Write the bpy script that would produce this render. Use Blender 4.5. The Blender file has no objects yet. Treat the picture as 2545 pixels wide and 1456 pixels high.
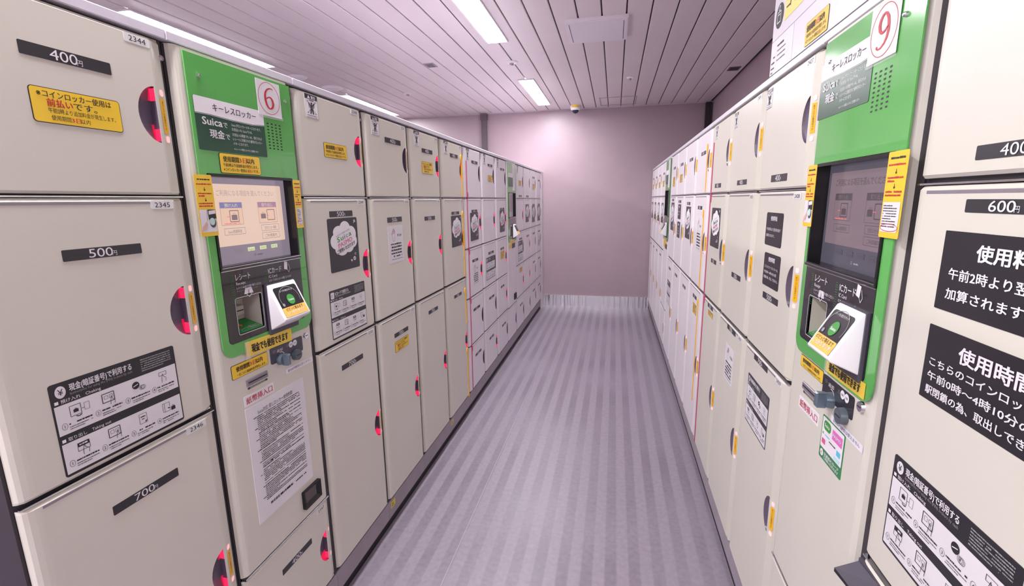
import bpy, math, random
from mathutils import Matrix, Vector
from mathutils.geometry import tessellate_polygon
random.seed(7)
SC = bpy.context.scene
COL = SC.collection

# ------------------------------------------------------------------ camera
YAW, PITCH, ROLL, FPX, CAMH = .2135, .1939, .0139, 1171.26, 1.5059
cam = bpy.data.cameras.new('camera')
camo = bpy.data.objects.new('camera', cam)
COL.objects.link(camo)
SC.camera = camo
cam.sensor_fit = 'HORIZONTAL'
cam.sensor_width = 36
cam.lens = 36 * FPX / 2545
cam.clip_start = .02
cy_, sy_ = math.cos(YAW), math.sin(YAW)
cp_, sp_ = math.cos(PITCH), math.sin(PITCH)
right0 = Vector((cy_, sy_, 0))
fwd0 = Vector((-sy_, cy_, 0))
fwd = fwd0 * cp_ + Vector((0, 0, -1)) * sp_
up0 = fwd0 * sp_ + Vector((0, 0, 1)) * cp_
cr_, sr_ = math.cos(ROLL), math.sin(ROLL)
# image a = c*x - s*u ; b = s*x + c*u
rt = right0 * cr_ - up0 * sr_
up = right0 * sr_ + up0 * cr_
M = Matrix((rt, up, -fwd)).transposed().to_4x4()
camo.matrix_world = Matrix.Translation((0, 0, CAMH)) @ M

# ------------------------------------------------------------------ world / exposure
w = bpy.data.worlds.new('world')
SC.world = w
w.use_nodes = True
w.node_tree.nodes['Background'].inputs[0].default_value = (.9, .85, .95, 1)
w.node_tree.nodes['Background'].inputs[1].default_value = .1
SC.view_settings.view_transform = 'Standard'
SC.view_settings.look = 'None'
SC.view_settings.exposure = .34
SC.view_settings.gamma = 1
SC.view_settings.use_curve_mapping = False
LIGHT_STRENGTH = 62.0
LIGHT_COLOR = (1.0, .982, 1.0)

# ------------------------------------------------------------------ dimensions
A = .9790       # left bank face plane x = -A
B = .4803       # right bank face plane x = +B
WL, WR = .425, .4423
YL0, YR0 = .9446, .9147
YW = 6.675      # back wall
HC = 2.693      # ceiling
XR = 1.17       # right wall
XL = -4.8
YB = -3.0
TOP = 1.860
S1 = 1.525

# ------------------------------------------------------------------ materials
MATS = {}
def mat(name, col, rough=.5, metal=0, emit=None, es=0, spec=.5, coat=0, noise=None, bump=0, bscale=400, alpha=1, trans=0):
    if name in MATS:
        return MATS[name]
    m = bpy.data.materials.new(name)
    m.use_nodes = True
    nt = m.node_tree
    b = nt.nodes['Principled BSDF']
    b.inputs['Base Color'].default_value = (*col, 1)
    b.inputs['Roughness'].default_value = rough
    b.inputs['Metallic'].default_value = metal
    b.inputs['Specular IOR Level'].default_value = spec
    b.inputs['Coat Weight'].default_value = coat
    b.inputs['Transmission Weight'].default_value = trans
    b.inputs['Alpha'].default_value = alpha
    if emit:
        b.inputs['Emission Color'].default_value = (*emit, 1)
        b.inputs['Emission Strength'].default_value = es
    tc = nt.nodes.new('ShaderNodeTexCoord')
    if noise:
        sc, amt = noise
        n = nt.nodes.new('ShaderNodeTexNoise')
        n.inputs['Scale'].default_value = sc
        n.inputs['Detail'].default_value = 4
        nt.links.new(tc.outputs['Object'], n.inputs['Vector'])
        r = nt.nodes.new('ShaderNodeValToRGB')
        r.color_ramp.elements[0].position = .35
        r.color_ramp.elements[1].position = .65
        r.color_ramp.elements[0].color = (*[c * (1 - amt) for c in col], 1)
        r.color_ramp.elements[1].color = (*[min(1, c * (1 + amt)) for c in col], 1)
        nt.links.new(n.outputs['Fac'], r.inputs['Fac'])
        nt.links.new(r.outputs['Color'], b.inputs['Base Color'])
    if bump:
        n2 = nt.nodes.new('ShaderNodeTexNoise')
        n2.inputs['Scale'].default_value = bscale
        nt.links.new(tc.outputs['Object'], n2.inputs['Vector'])
        bp = nt.nodes.new('ShaderNodeBump')
        bp.inputs['Strength'].default_value = bump
        bp.inputs['Distance'].default_value = .001
        nt.links.new(n2.outputs['Fac'], bp.inputs['Height'])
        nt.links.new(bp.outputs['Normal'], b.inputs['Normal'])
    MATS[name] = m
    return m

def hexc(r, g, b):   # sRGB 0-255 -> linear
    f = lambda v: (v / 255 / 12.92) if v / 255 < .04045 else ((v / 255 + .055) / 1.055) ** 2.4
    return (f(r), f(g), f(b))

cream = mat('cream_paint', hexc(212, 208, 197), .34, noise=(3, .02), bump=.02, bscale=900)
pale = mat('pale_paint', hexc(228, 222, 227), .34, noise=(3, .02), bump=.02, bscale=900)
carc = mat('dark_carcass', hexc(48, 42, 50), .5)
railm = mat('rail_aluminium', hexc(216, 211, 222), .35, metal=.1, noise=(30, .02))
plinthm = mat('plinth_grey', hexc(152, 143, 152), .5, noise=(8, .05))
black = mat('black_base', hexc(22, 18, 24), .6)
chrome = mat('chrome', (.75, .74, .78), .12, metal=1)
platek = mat('plate_black', hexc(48, 46, 52), .35)
signk = mat('sign_black', hexc(38, 35, 42), .32, noise=(9, .1))
white = mat('print_white', hexc(232, 228, 234), .5)
paper = mat('paper', hexc(222, 219, 224), .45, noise=(12, .02))
numplate = mat('number_plate_white', hexc(222, 222, 222), .3)
ink = mat('ink_black', hexc(40, 36, 42), .6)
inkg = mat('ink_grey', hexc(110, 104, 112), .6)
red = mat('ink_red', hexc(190, 35, 50), .5)
yellow = mat('sticker_yellow', hexc(240, 200, 45), .3, coat=.3)
orange = mat('tape_orange', hexc(246, 184, 22), .4)
pinkt = mat('tape_pink', hexc(190, 70, 115), .4)
greenp = mat('green_acrylic', hexc(92, 174, 86), .16, coat=.5, noise=(2, .02))
dgreen = mat('dark_green_print', hexc(38, 78, 58), .3)
blackp = mat('black_gloss_panel', hexc(34, 31, 37), .12, coat=.5)
bezel = mat('bezel_black', hexc(16, 15, 18), .2)
lilac = mat('card_pink', hexc(222, 110, 190), .4)
skyb = mat('card_blue', hexc(90, 195, 225), .4)
suicag = mat('print_green', hexc(60, 150, 60), .4)
pasmo = mat('print_pink', hexc(215, 95, 140), .4)
lgrey = mat('print_grey', hexc(150, 150, 150), .4)
readerw = mat('reader_white', hexc(236, 232, 238), .3)
darkgrey = mat('dark_grey_plastic', hexc(74, 70, 82), .4)
knobm = mat('knob_blue_grey', hexc(110, 125, 138), .28, metal=.5)
coinm = mat('coin_slot_grey', hexc(95, 103, 112), .35, metal=.3)
scoop = mat('handle_dark', hexc(96, 84, 102), .3)
tray = mat('tray_beige', hexc(196, 190, 180), .45)
redlens = mat('red_lens_lit', hexc(150, 10, 45), .25, emit=(1, .02, .10), es=.38)
redhot = mat('red_lens_hot', hexc(200, 30, 60), .25, emit=(1, .03, .13), es=.72)
ledm = mat('indicator_lamp', (1, .6, .6), .3, emit=(1, .40, .38), es=.48)
peach = mat('screen_peach', hexc(60, 50, 50), .12, emit=hexc(236, 204, 186), es=.70)
peachd = mat('screen_peach_dim', hexc(60, 52, 58), .12, emit=hexc(150, 128, 138), es=.5)
scrgrey = mat('screen_grey', hexc(60, 56, 62), .12, emit=hexc(130, 118, 132), es=.8)
scrgreyd = mat('screen_grey_dim', hexc(50, 48, 56), .12, emit=hexc(100, 96, 112), es=.4)
scrblue = mat('screen_blue', hexc(60, 60, 80), .2, emit=hexc(110, 112, 150), es=.9)
scrmauve = mat('screen_mauve', hexc(80, 60, 80), .2, emit=hexc(150, 115, 140), es=.9)
scrtxt = mat('screen_text', hexc(40, 40, 40), .2, emit=hexc(160, 140, 136), es=.9)
scrdark = mat('screen_dark_print', hexc(40, 40, 40), .2, emit=hexc(120, 100, 105), es=.9)
scrdimtxt = mat('screen_text_dim', hexc(40, 40, 40), .2, emit=hexc(95, 80, 92), es=.5)
scrred = mat('screen_red', hexc(60, 20, 20), .2, emit=hexc(230, 110, 110), es=.9)
scrbtn = mat('screen_button', hexc(60, 50, 50), .15, emit=hexc(238, 198, 174), es=.70)
scrgreen = mat('screen_language_button', hexc(50, 60, 40), .15, emit=hexc(200, 208, 160), es=.9)
platem = mat('ceiling_hatch_white', hexc(226, 218, 226), .45)
ceilm = mat('ceiling_plank', hexc(220, 208, 212), .42, noise=(2, .02))
ceilback = mat('ceiling_void', hexc(60, 48, 56), .7)
wallm = mat('wall_mauve', hexc(166, 146, 155), .40, noise=(5, .02), bump=.05, bscale=60)
wallo = mat('wall_plain', hexc(215, 204, 210), .6)
postm = mat('post_grey', hexc(92, 78, 90), .5)
diff = mat('light_diffuser', (1, 1, 1), .5, emit=LIGHT_COLOR, es=LIGHT_STRENGTH)
diffs = mat('light_diffuser_side', (1, 1, 1), .5, emit=LIGHT_COLOR, es=LIGHT_STRENGTH * .7)
diffe = mat('light_diffuser_end', (1, 1, 1), .5, emit=LIGHT_COLOR, es=LIGHT_STRENGTH * .1)
lampw = mat('lamp_frame_white', hexc(225, 220, 228), .4)
glassd = mat('camera_dome_dark', hexc(30, 35, 48), .1)
dwhite = mat('device_white', hexc(240, 234, 240), .4)
dgrey = mat('device_grey', hexc(165, 155, 165), .5)
ddark = mat('device_dark', hexc(90, 78, 84), .5)
boardm = mat('sign_board_white', hexc(222, 216, 226), .35)
clearm = mat('clear_film', (.9, .9, .9), .15, alpha=.25)

# stainless skirting with soft streaks
def stainless():
    m = mat('skirting_stainless', (.80, .78, .82), .24, metal=1)
    nt = m.node_tree
    b = nt.nodes['Principled BSDF']
    tc = nt.nodes.new('ShaderNodeTexCoord')
    mp = nt.nodes.new('ShaderNodeMapping')
    mp.inputs['Scale'].default_value = (9, 1, .2)
    n = nt.nodes.new('ShaderNodeTexNoise')
    n.inputs['Scale'].default_value = 3
    nt.links.new(tc.outputs['Object'], mp.inputs['Vector'])
    nt.links.new(mp.outputs['Vector'], n.inputs['Vector'])
    bp = nt.nodes.new('ShaderNodeBump')
    bp.inputs['Strength'].default_value = .5
    bp.inputs['Distance'].default_value = .01
    nt.links.new(n.outputs['Fac'], bp.inputs['Height'])
    nt.links.new(bp.outputs['Normal'], b.inputs['Normal'])
    return m
steel = stainless()

def floor_mat():
    m = bpy.data.materials.new('floor_striped_vinyl')
    m.use_nodes = True
    nt = m.node_tree
    N, L = nt.nodes, nt.links
    b = N['Principled BSDF']
    tc = N.new('ShaderNodeTexCoord')
    sep = N.new('ShaderNodeSeparateXYZ')
    L.new(tc.outputs['Object'], sep.inputs[0])
    # stripes along y: soft-edged sine in x
    mul = N.new('ShaderNodeMath'); mul.operation = 'MULTIPLY'; mul.inputs[1].default_value = 2 * math.pi / .097
    L.new(sep.outputs['X'], mul.inputs[0])
    sn = N.new('ShaderNodeMath'); sn.operation = 'SINE'
    L.new(mul.outputs[0], sn.inputs[0])
    st = N.new('ShaderNodeMapRange')
    st.inputs['From Min'].default_value = -.25; st.inputs['From Max'].default_value = .25
    L.new(sn.outputs[0], st.inputs['Value'])
    # large wear noise and fine mottling
    n1 = N.new('ShaderNodeTexNoise'); n1.inputs['Scale'].default_value = 1.1; n1.inputs['Detail'].default_value = 3
    L.new(tc.outputs['Object'], n1.inputs['Vector'])
    n2 = N.new('ShaderNodeTexNoise'); n2.inputs['Scale'].default_value = 45; n2.inputs['Detail'].default_value = 5
    L.new(tc.outputs['Object'], n2.inputs['Vector'])
    r1 = N.new('ShaderNodeMapRange'); r1.inputs['From Min'].default_value = .35; r1.inputs['From Max'].default_value = .65
    r1.inputs['To Min'].default_value = .25; r1.inputs['To Max'].default_value = 1
    L.new(n1.outputs['Fac'], r1.inputs['Value'])
    f = N.new('ShaderNodeMath'); f.operation = 'MULTIPLY'
    L.new(st.outputs[0], f.inputs[0]); L.new(r1.outputs[0], f.inputs[1])
    mx = N.new('ShaderNodeMix'); mx.data_type = 'RGBA'
    mx.inputs['A'].default_value = (*hexc(137, 128, 140), 1)
    mx.inputs['B'].default_value = (*hexc(114, 105, 118), 1)
    L.new(f.outputs[0], mx.inputs['Factor'])
    mx2 = N.new('ShaderNodeMix'); mx2.data_type = 'RGBA'; mx2.blend_type = 'OVERLAY'
    mx2.inputs['Factor'].default_value = .25
    L.new(mx.outputs['Result'], mx2.inputs['A']); L.new(n2.outputs['Fac'], mx2.inputs['B'])
    # dark scuff specks
    v = N.new('ShaderNodeTexVoronoi'); v.inputs['Scale'].default_value = 2.3
    L.new(tc.outputs['Object'], v.inputs['Vector'])
    sp = N.new('ShaderNodeMapRange'); sp.inputs['From Min'].default_value = .008; sp.inputs['From Max'].default_value = .016
    L.new(v.outputs['Distance'], sp.inputs['Value'])
    mx3 = N.new('ShaderNodeMix'); mx3.data_type = 'RGBA'
    mx3.inputs['A'].default_value = (.05, .04, .05, 1)
    L.new(sp.outputs[0], mx3.inputs['Factor']); L.new(mx2.outputs['Result'], mx3.inputs['B'])
    # sheet joint: a thin pale line along y
    sj = N.new('ShaderNodeMath'); sj.operation = 'ADD'; sj.inputs[1].default_value = .638
    L.new(sep.outputs['X'], sj.inputs[0])
    ab = N.new('ShaderNodeMath'); ab.operation = 'ABSOLUTE'
    L.new(sj.outputs[0], ab.inputs[0])
    jl = N.new('ShaderNodeMapRange'); jl.inputs['From Min'].default_value = .001; jl.inputs['From Max'].default_value = .0022
    jl.inputs['To Min'].default_value = .6; jl.inputs['To Max'].default_value = 0
    L.new(ab.outputs[0], jl.inputs['Value'])
    mx4 = N.new('ShaderNodeMix'); mx4.data_type = 'RGBA'
    mx4.inputs['B'].default_value = (*hexc(172, 164, 180), 1)
    L.new(jl.outputs[0], mx4.inputs['Factor']); L.new(mx3.outputs['Result'], mx4.inputs['A'])
    L.new(mx4.outputs['Result'], b.inputs['Base Color'])
    rr_ = N.new('ShaderNodeMapRange'); rr_.inputs['To Min'].default_value = .3; rr_.inputs['To Max'].default_value = .5
    L.new(n2.outputs['Fac'], rr_.inputs['Value']); L.new(rr_.outputs[0], b.inputs['Roughness'])
    bp = N.new('ShaderNodeBump'); bp.inputs['Strength'].default_value = .12; bp.inputs['Distance'].default_value = .002
    L.new(n2.outputs['Fac'], bp.inputs['Height']); L.new(bp.outputs['Normal'], b.inputs['Normal'])
    return m
floorm = floor_mat()

# ------------------------------------------------------------------ mesh builder
_tc = {}
_curve = bpy.data.curves.new('lettering', 'FONT')
_tob = bpy.data.objects.new('lettering', _curve)
COL.objects.link(_tob)
def text_mesh(s, bold=0.0, res=2):
    key = (s, bold, res)
    if key not in _tc:
        _curve.body = s
        _curve.size = 1
        _curve.resolution_u = res
        _curve.offset = bold
        bpy.context.view_layer.update()
        me = bpy.data.meshes.new_from_object(_tob.evaluated_get(bpy.context.evaluated_depsgraph_get()))
        vs = [(v.co.x, v.co.y) for v in me.vertices]
        fs = [tuple(p.vertices) for p in me.polygons]
        bpy.data.meshes.remove(me)
        x0 = min((v[0] for v in vs), default=0)
        x1 = max((v[0] for v in vs), default=1)
        y0 = min((v[1] for v in vs), default=0)
        y1 = max((v[1] for v in vs), default=1)
        _tc[key] = (vs, fs, x0, x1, y0, y1)
    return _tc[key]

def rr(x0, z0, x1, z1, r=.004, n=4, corners=(1, 1, 1, 1)):
    """rounded rectangle, CCW; corners BL, BR, TR, TL"""
    pts = []
    for (cx, cz, a0, on) in ((x0 + r, z0 + r, 180, corners[0]), (x1 - r, z0 + r, 270, corners[1]),
                             (x1 - r, z1 - r, 0, corners[2]), (x0 + r, z1 - r, 90, corners[3])):
        if not on:
            pts.append((cx + (r if a0 in (270, 0) else -r), cz + (r if a0 in (0, 90) else -r)))
            continue
        for i in range(n + 1):
            a = math.radians(a0 + 90 * i / n)
            pts.append((cx + r * math.cos(a), cz + r * math.sin(a)))
    return pts
def circ(cx, cz, rx, rz=None, n=20, a0=0, a1=360):
    rz = rz or rx
    k = n if a1 - a0 >= 360 else n + 1
    return [(cx + rx * math.cos(math.radians(a0 + (a1 - a0) * i / n)), cz + rz * math.sin(math.radians(a0 + (a1 - a0) * i / n))) for i in range(k)]

class MB:
    """collects faces in local coordinates: x right, y into the unit, z up (viewer stands at -y)"""
    def __init__(s):
        s.v, s.f, s.m, s.mats = [], [], [], []
    def mi(s, m):
        if m not in s.mats:
            s.mats.append(m)
        return s.mats.index(m)
    def face(s, pts, m):
        n = len(s.v)
        s.v += [tuple(p) for p in pts]
        s.f.append(tuple(range(n, n + len(pts))))
        s.m.append(s.mi(m))
    def face2(s, pts, m):
        s.face(pts, m)
        return s
    def box(s, x0, x1, y0, y1, z0, z1, m, bevel=0):
        b = bevel
        if b:
            # bevelled front edges
            f = [(x0 + b, y0, z0 + b), (x1 - b, y0, z0 + b), (x1 - b, y0, z1 - b), (x0 + b, y0, z1 - b)]
            g = [(x0, y0 + b, z0), (x1, y0 + b, z0), (x1, y0 + b, z1), (x0, y0 + b, z1)]
            h = [(x0, y1, z0), (x1, y1, z0), (x1, y1, z1), (x0, y1, z1)]
            s.face(f, m)
            for i in range(4):
                j = (i + 1) % 4
                s.face([g[i], g[j], f[j], f[i]], m)
                s.face([h[i], h[j], g[j], g[i]], m)
            s.face(h[::-1], m)
            return s
        P = [(x0, y0, z0), (x1, y0, z0), (x1, y1, z0), (x0, y1, z0), (x0, y0, z1), (x1, y0, z1), (x1, y1, z1), (x0, y1, z1)]
        for q in ((0, 1, 5, 4), (1, 2, 6, 5), (2, 3, 7, 6), (3, 0, 4, 7), (4, 5, 6, 7), (3, 2, 1, 0)):
            s.face([P[i] for i in q], m)
        return s
    def flat(s, pts, y, m, holes=()):
        if not holes and len(pts) <= 40:
            n = len(s.v)
            s.v += [(p[0], y, p[1]) for p in pts]
            s.f.append(tuple(range(n, n + len(pts))))
            s.m.append(s.mi(m))
            return s
        loops = [[Vector((p[0], p[1], 0)) for p in pts]] + [[Vector((p[0], p[1], 0)) for p in h] for h in holes]
        tris = tessellate_polygon(loops)
        allp = [p for l in loops for p in l]
        n = len(s.v)
        s.v += [(p.x, y, p.y) for p in allp]
        mi = s.mi(m)
        for t in tris:
            a, b, c = (allp[i] for i in t)
            if (b - a).cross(c - a).z < 0:
                t = t[::-1]
            s.f.append(tuple(n + i for i in t))
            s.m.append(mi)
        return s
    def wall(s, pts, y0, y1, m, inward=False):
        k = len(pts)
        for i in range(k):
            a, b = pts[i], pts[(i + 1) % k]
            q = [(a[0], y1, a[1]), (b[0], y1, b[1]), (b[0], y0, b[1]), (a[0], y0, a[1])]
            s.face(q[::-1] if inward else q, m)
        return s
    def plate(s, pts, y0, y1, m, holes=(), edge=None):
        s.flat(pts, y0, m, holes)
        s.wall(pts, y0, y1, edge or m)
        for h in holes:
            s.wall(h, y0, y1, edge or m, True)
        return s
    def ring(s, cx, cz, rx, rz, t, y, m, n=24):
        o, i = circ(cx, cz, rx, rz, n), circ(cx, cz, rx - t, rz - t, n)
        for k in range(n):
            j = (k + 1) % n
            s.face([(o[k][0], y, o[k][1]), (o[j][0], y, o[j][1]), (i[j][0], y, i[j][1]), (i[k][0], y, i[k][1])], m)
        return s
    def line(s, pts, t, y, m):
        for (a, b) in zip(pts, pts[1:]):
            d = Vector((b[0] - a[0], b[1] - a[1]))
            if d.length < 1e-9:
                continue
            d.normalize()
            e = (-d.y * t / 2, d.x * t / 2)
            s.face([(a[0] - e[0], y, a[1] - e[1]), (b[0] - e[0], y, b[1] - e[1]), (b[0] + e[0], y, b[1] + e[1]), (a[0] + e[0], y, a[1] + e[1])], m)
        return s
    def outline(s, x0, z0, x1, z1, t, y, m):
        return s.line([(x0, z0), (x1, z0), (x1, z1), (x0, z1), (x0, z0)], t, y, m)
    def text(s, st, x, z, h, m, y=-.001, align='L', bold=0.0, fit=None, res=2, sx=1, xf=None):
        """h = cap height of full-size glyph (em); fit = exact width"""
        vs, fs, x0, x1, y0, y1 = text_mesh(st, 0.0, res)
        k = h
        wd = (x1 - x0) * k * sx
        if fit:
            sx = sx * fit / wd
            wd = fit
        ox = x - x0 * k * sx
        if align == 'C':
            ox -= wd / 2
        elif align == 'R':
            ox -= wd
        mi = s.mi(m)
        e = bold * k
        for ci, (dx, dz) in enumerate(((0, 0),) if not e else ((-e, -e * .6), (e, e * .6), (e, -e * .6), (-e, e * .6)) if bold > .012 else ((-e, 0), (e, 0))):
            oy = -.00009 * ci
            n = len(s.v)
            if xf:
                s.v += [(p_[0], p_[1] + oy, p_[2]) for p_ in (xf(ox + dx + a * k * sx, z + dz + b * k) for a, b in vs)]
            else:
                s.v += [(ox + dx + a * k * sx, y + oy, z + dz + b * k) for a, b in vs]
            for f in fs:
                # text meshes face +z in their plane; mapped to (x,z) they face -y
                s.f.append(tuple(n + i for i in f))
                s.m.append(mi)
        return s
    def micro(s, x0, x1, z, h, m, y=-.001, fill=.95, seed=0, xf=None):
        """a line of lettering too small to read: short uneven dashes"""
        r = random.Random(seed * 131 + int(z * 1e5))
        x = x0
        end = x0 + (x1 - x0) * fill
        while x < end:
            wd = h * r.choice((.5, .8, 1.2, 1.9, 2.6))
            b = min(x + wd, end)
            k = r.uniform(.75, 1)
            if r.random() > .06:
                q = [(x, z), (b, z), (b, z + h * k), (x, z + h * k)]
                s.face([xf(*p) for p in q] if xf else [(p[0], y, p[1]) for p in q], m)
            x = b + h * .28
        return s
    def cyl(s, cx, cz, r, y0, y1, m, n=20, r1=None):
        r1 = r if r1 is None else r1
        a, b = circ(cx, cz, r, n=n), circ(cx, cz, r1, n=n)
        s.face([(p[0], y0, p[1]) for p in a], m)
        for i in range(n):
            j = (i + 1) % n
            s.face([(b[i][0], y1, b[i][1]), (b[j][0], y1, b[j][1]), (a[j][0], y0, a[j][1]), (a[i][0], y0, a[i][1])], m)
        return s
    def tube_z(s, cx, cy, rs, m, n=20):
        """lathe about a vertical axis; rs = [(r,z)...] from bottom to top"""
        for (r0, z0), (r1, z1) in zip(rs, rs[1:]):
            for i in range(n):
                a0, a1 = 2 * math.pi * i / n, 2 * math.pi * (i + 1) / n
                q = [(cx + r0 * math.cos(a0), cy + r0 * math.sin(a0), z0), (cx + r0 * math.cos(a1), cy + r0 * math.sin(a1), z0),
                     (cx + r1 * math.cos(a1), cy + r1 * math.sin(a1), z1), (cx + r1 * math.cos(a0), cy + r1 * math.sin(a0), z1)]
                if r0 < 1e-6:
                    q = [q[0], q[2], q[3]]
                elif r1 < 1e-6:
                    q = q[:3]
                s.face(q, m)
        return s
    def build(s, name, parent=None, smooth=False, label=None, cat=None, group=None, kind=None):
        me = bpy.data.meshes.new(name)
        me.from_pydata(s.v, [], s.f)
        for m in s.mats:
            me.materials.append(m)
        me.polygons.foreach_set('material_index', s.m)
        if smooth:
            me.polygons.foreach_set('use_smooth', [True] * len(s.f))
        me.update()
        o = bpy.data.objects.new(name, me)
        COL.objects.link(o)
        if parent:
            o.parent = parent
        tag(o, label, cat, group, kind)
        return o

def tag(o, label=None, cat=None, group=None, kind=None):
    if label: o['label'] = label
    if cat: o['category'] = cat
    if group: o['group'] = group
    if kind: o['kind'] = kind
    return o
def empty(name, loc, rz=0, label=None, cat=None, group=None, kind=None):
    o = bpy.data.objects.new(name, None)
    COL.objects.link(o)
    o.location = loc
    o.rotation_euler = (0, 0, rz)
    o.empty_display_size = .1
    return tag(o, label, cat, group, kind)

# ------------------------------------------------------------------ room
MB().box(XL, XR, YB, YW, -.06, 0, floorm).build('floor', kind='structure')
wb = MB().box(XL, XR + .1, YW, YW + .1, 0, HC + .1, wallm).build('wall_back', kind='structure')
MB().box(XR, XR + .1, YB, YW, 0, HC + .1, wallm).build('wall_right', kind='structure')
MB().box(XL - .1, XL, YB, YW + .1, 0, HC + .1, wallo).build('wall_left', kind='structure')
MB().box(XL, XR + .1, YB - .1, YB, 0, HC + .1, wallo).build('wall_front', kind='structure')
MB().box(XL, XR, YW - .012, YW, 0, .158, steel).build('baseboard_back', kind='structure')
ceil = MB().box(XL, XR, YB, YW, HC + .014, HC + .1, ceilback).build('ceiling', kind='structure')
PER = .1578
j0 = -1.062
k = math.floor((XL - j0) / PER)
plank_me = None
while j0 + k * PER < XR - .01:
    xa = max(XL, j0 + k * PER + .0045)
    xb = min(XR, j0 + (k + 1) * PER - .0045)
    if xb - xa > .02:
        b = MB()
        e = .003
        # shallow metal plank with turned-down edges
        b.face([(xa, YB, HC + .012), (xa, YW, HC + .012), (xa, YW, HC + e), (xa, YB, HC + e)][::-1], ceilm)
        b.face([(xa, YB, HC + e), (xa, YW, HC + e), (xa + e, YW, HC), (xa + e, YB, HC)][::-1], ceilm)
        b.face([(xa + e, YB, HC), (xa + e, YW, HC), (xb - e, YW, HC), (xb - e, YB, HC)], ceilm)
        b.face([(xb - e, YB, HC), (xb - e, YW, HC), (xb, YW, HC + e), (xb, YB, HC + e)], ceilm)
        b.face([(xb, YB, HC + e), (xb, YW, HC + e), (xb, YW, HC + .014), (xb, YB, HC + .014)], ceilm)
        b.build('plank', ceil)
    k += 1
MB().box(XL, XR, YW - .02, YW, HC - .012, HC, mat('ceiling_angle', hexc(190, 176, 186), .5)).build('trim_1', kind='structure')
# posts on the back wall
p = MB().box(-1.84, -1.765, YW - .05, YW - .013, .16, HC - .013, postm)
p.box(-1.85, -1.755, YW - .06, YW - .0135, HC - .09, HC - .0135, postm)
p.build('wall_duct', label='slim dark grey vertical duct on the back wall behind the left lockers', cat='duct')
p = MB().box(1.085, 1.15, YW - .06, YW - .013, .16, HC - .013, mat('post_dark', hexc(40, 32, 38), .5))
p.build('corner_duct', label='dark vertical duct in the back right corner above the right lockers', cat='duct')

# ------------------------------------------------------------------ ceiling fixtures
def ceiling_light(x0, x1, y0, y1, label, group=None):
    e = empty('ceiling_light', ((x0 + x1) / 2, (y0 + y1) / 2, HC), 0, label, 'light', group)
    hx, hy = (x1 - x0) / 2, (y1 - y0) / 2
    f = MB()
    t = .008
    for (a, b_, c, d) in ((-hx, -hx + t, -hy, hy), (hx - t, hx, -hy, hy), (-hx + t, hx - t, -hy, -hy + t), (-hx + t, hx - t, hy - t, hy)):
        f.box(a, b_, c, d, -.010, 0, lampw)
    f.build('frame', e)
    d = MB()
    a0, b0, g = hx - t, hy - t, .016
    top = [(-a0, -b0, -.002), (a0, -b0, -.002), (a0, b0, -.002), (-a0, b0, -.002)]
    low = [(-a0 + .02, -b0 + .03, -g), (a0 - .02, -b0 + .03, -g), (a0 - .02, b0 - .03, -g), (-a0 + .02, b0 - .03, -g)]
    d.face(low[::-1], diff)
    for i in range(4):
        j = (i + 1) % 4
        d.face([low[i], low[j], top[j], top[i]], diffs if i % 2 else diffe)
    d.build('diffuser', e)
LY = [('far end of the room', 4.95, 6.26), ('mid room', 2.46, 3.785), ('above the camera', -.03, 1.295), ('behind the camera', -2.52, -1.2)]
for nm, a, b in LY:
    if a > 0:
        ceiling_light(-.985, -.822, a, b, 'bright strip light over the aisle, ' + ('nearer one cut by the picture top' if nm == 'mid room' else 'farther one near the dome camera'))
    else:
        ceiling_light(-.985, -.822, a, b, 'recessed strip light of the aisle row outside the picture, ' + nm, 'strip lights outside the picture')
for nm, a, b in [('n', 2.61, 3.925), ('f', 5.08, 6.40)]:
    ceiling_light(-3.125, -2.945, a, b, 'bright strip light beyond the left lockers, ' + ('nearer one above the green kiosk' if nm == 'n' else 'farther one'))
for nm, a, b in LY[2:]:
    ceiling_light(-3.125, -2.945, a, b, 'recessed strip light of the left row outside the picture, ' + nm, 'strip lights outside the picture')

# the lobby behind the camera is lit by further strips of the same kind
for x_, nm in ((.42, 'right'), (-2.0, 'left')):
    ceiling_light(x_ - .08, x_ + .08, -2.52, -1.2, 'recessed lobby strip light outside the picture, ' + nm + ' of the aisle row', 'strip lights outside the picture')

# hatches
e = empty('ceiling_hatch', (-.155, 3.68, HC), 0, 'raised white access hatch on the ceiling with two dark slots', 'hatch')
b = MB().box(-.212, .212, -.222, .222, -.022, 0, platem)
b.box(-.205, .205, -.215, .215, -.026, -.022, platem)
b.build('panel', e)
for sx in (-1, 1):
    MB().box(sx * .182 - .002, sx * .182 + .002, -.185, .185, -.0268, -.026, ink).build('slot', e)
fr = mat('hatch_outline', hexc(170, 156, 166), .5)
b = MB()
for (x0, x1, y0, y1) in ((-.22, -.208, -.24, .24), (.208, .22, -.24, .24), (-.208, .208, -.24, -.228), (-.208, .208, .228, .24)):
    b.box(x0, x1, y0, y1, -.004, 0, fr)
o = b.build('access_frame', label='thin flush frame of a ceiling hatch near the back wall', cat='hatch')
o.location = (.005, 6.30, HC)
def ceiling_disc(x, y, r, label, h=.012, hole=True, group=None):
    e = empty('ceiling_sensor', (x, y, HC), 0, label, 'sensor', group)
    MB().tube_z(0, 0, [(0, -h), (r * .75, -h), (r, -h * .3), (r, 0)], dwhite, 28).build('cover', e, True)
    if hole:
        MB().tube_z(0, 0, [(0, -h - .012), (r * .3, -h - .012), (r * .36, -h)], dgrey, 20).build('lens', e, True)
        MB().tube_z(r * .12, 0, [(0, -h - .0135), (r * .16, -h - .013), (r * .18, -h - .0118)], ink, 16).build('aperture', e)
ceiling_disc(-.915, 4.337, .054, 'round white ceiling sensor between the two aisle strip lights')
ceiling_disc(.116, 5.16, .036, 'small white ceiling sensor right of the dome camera')
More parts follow.
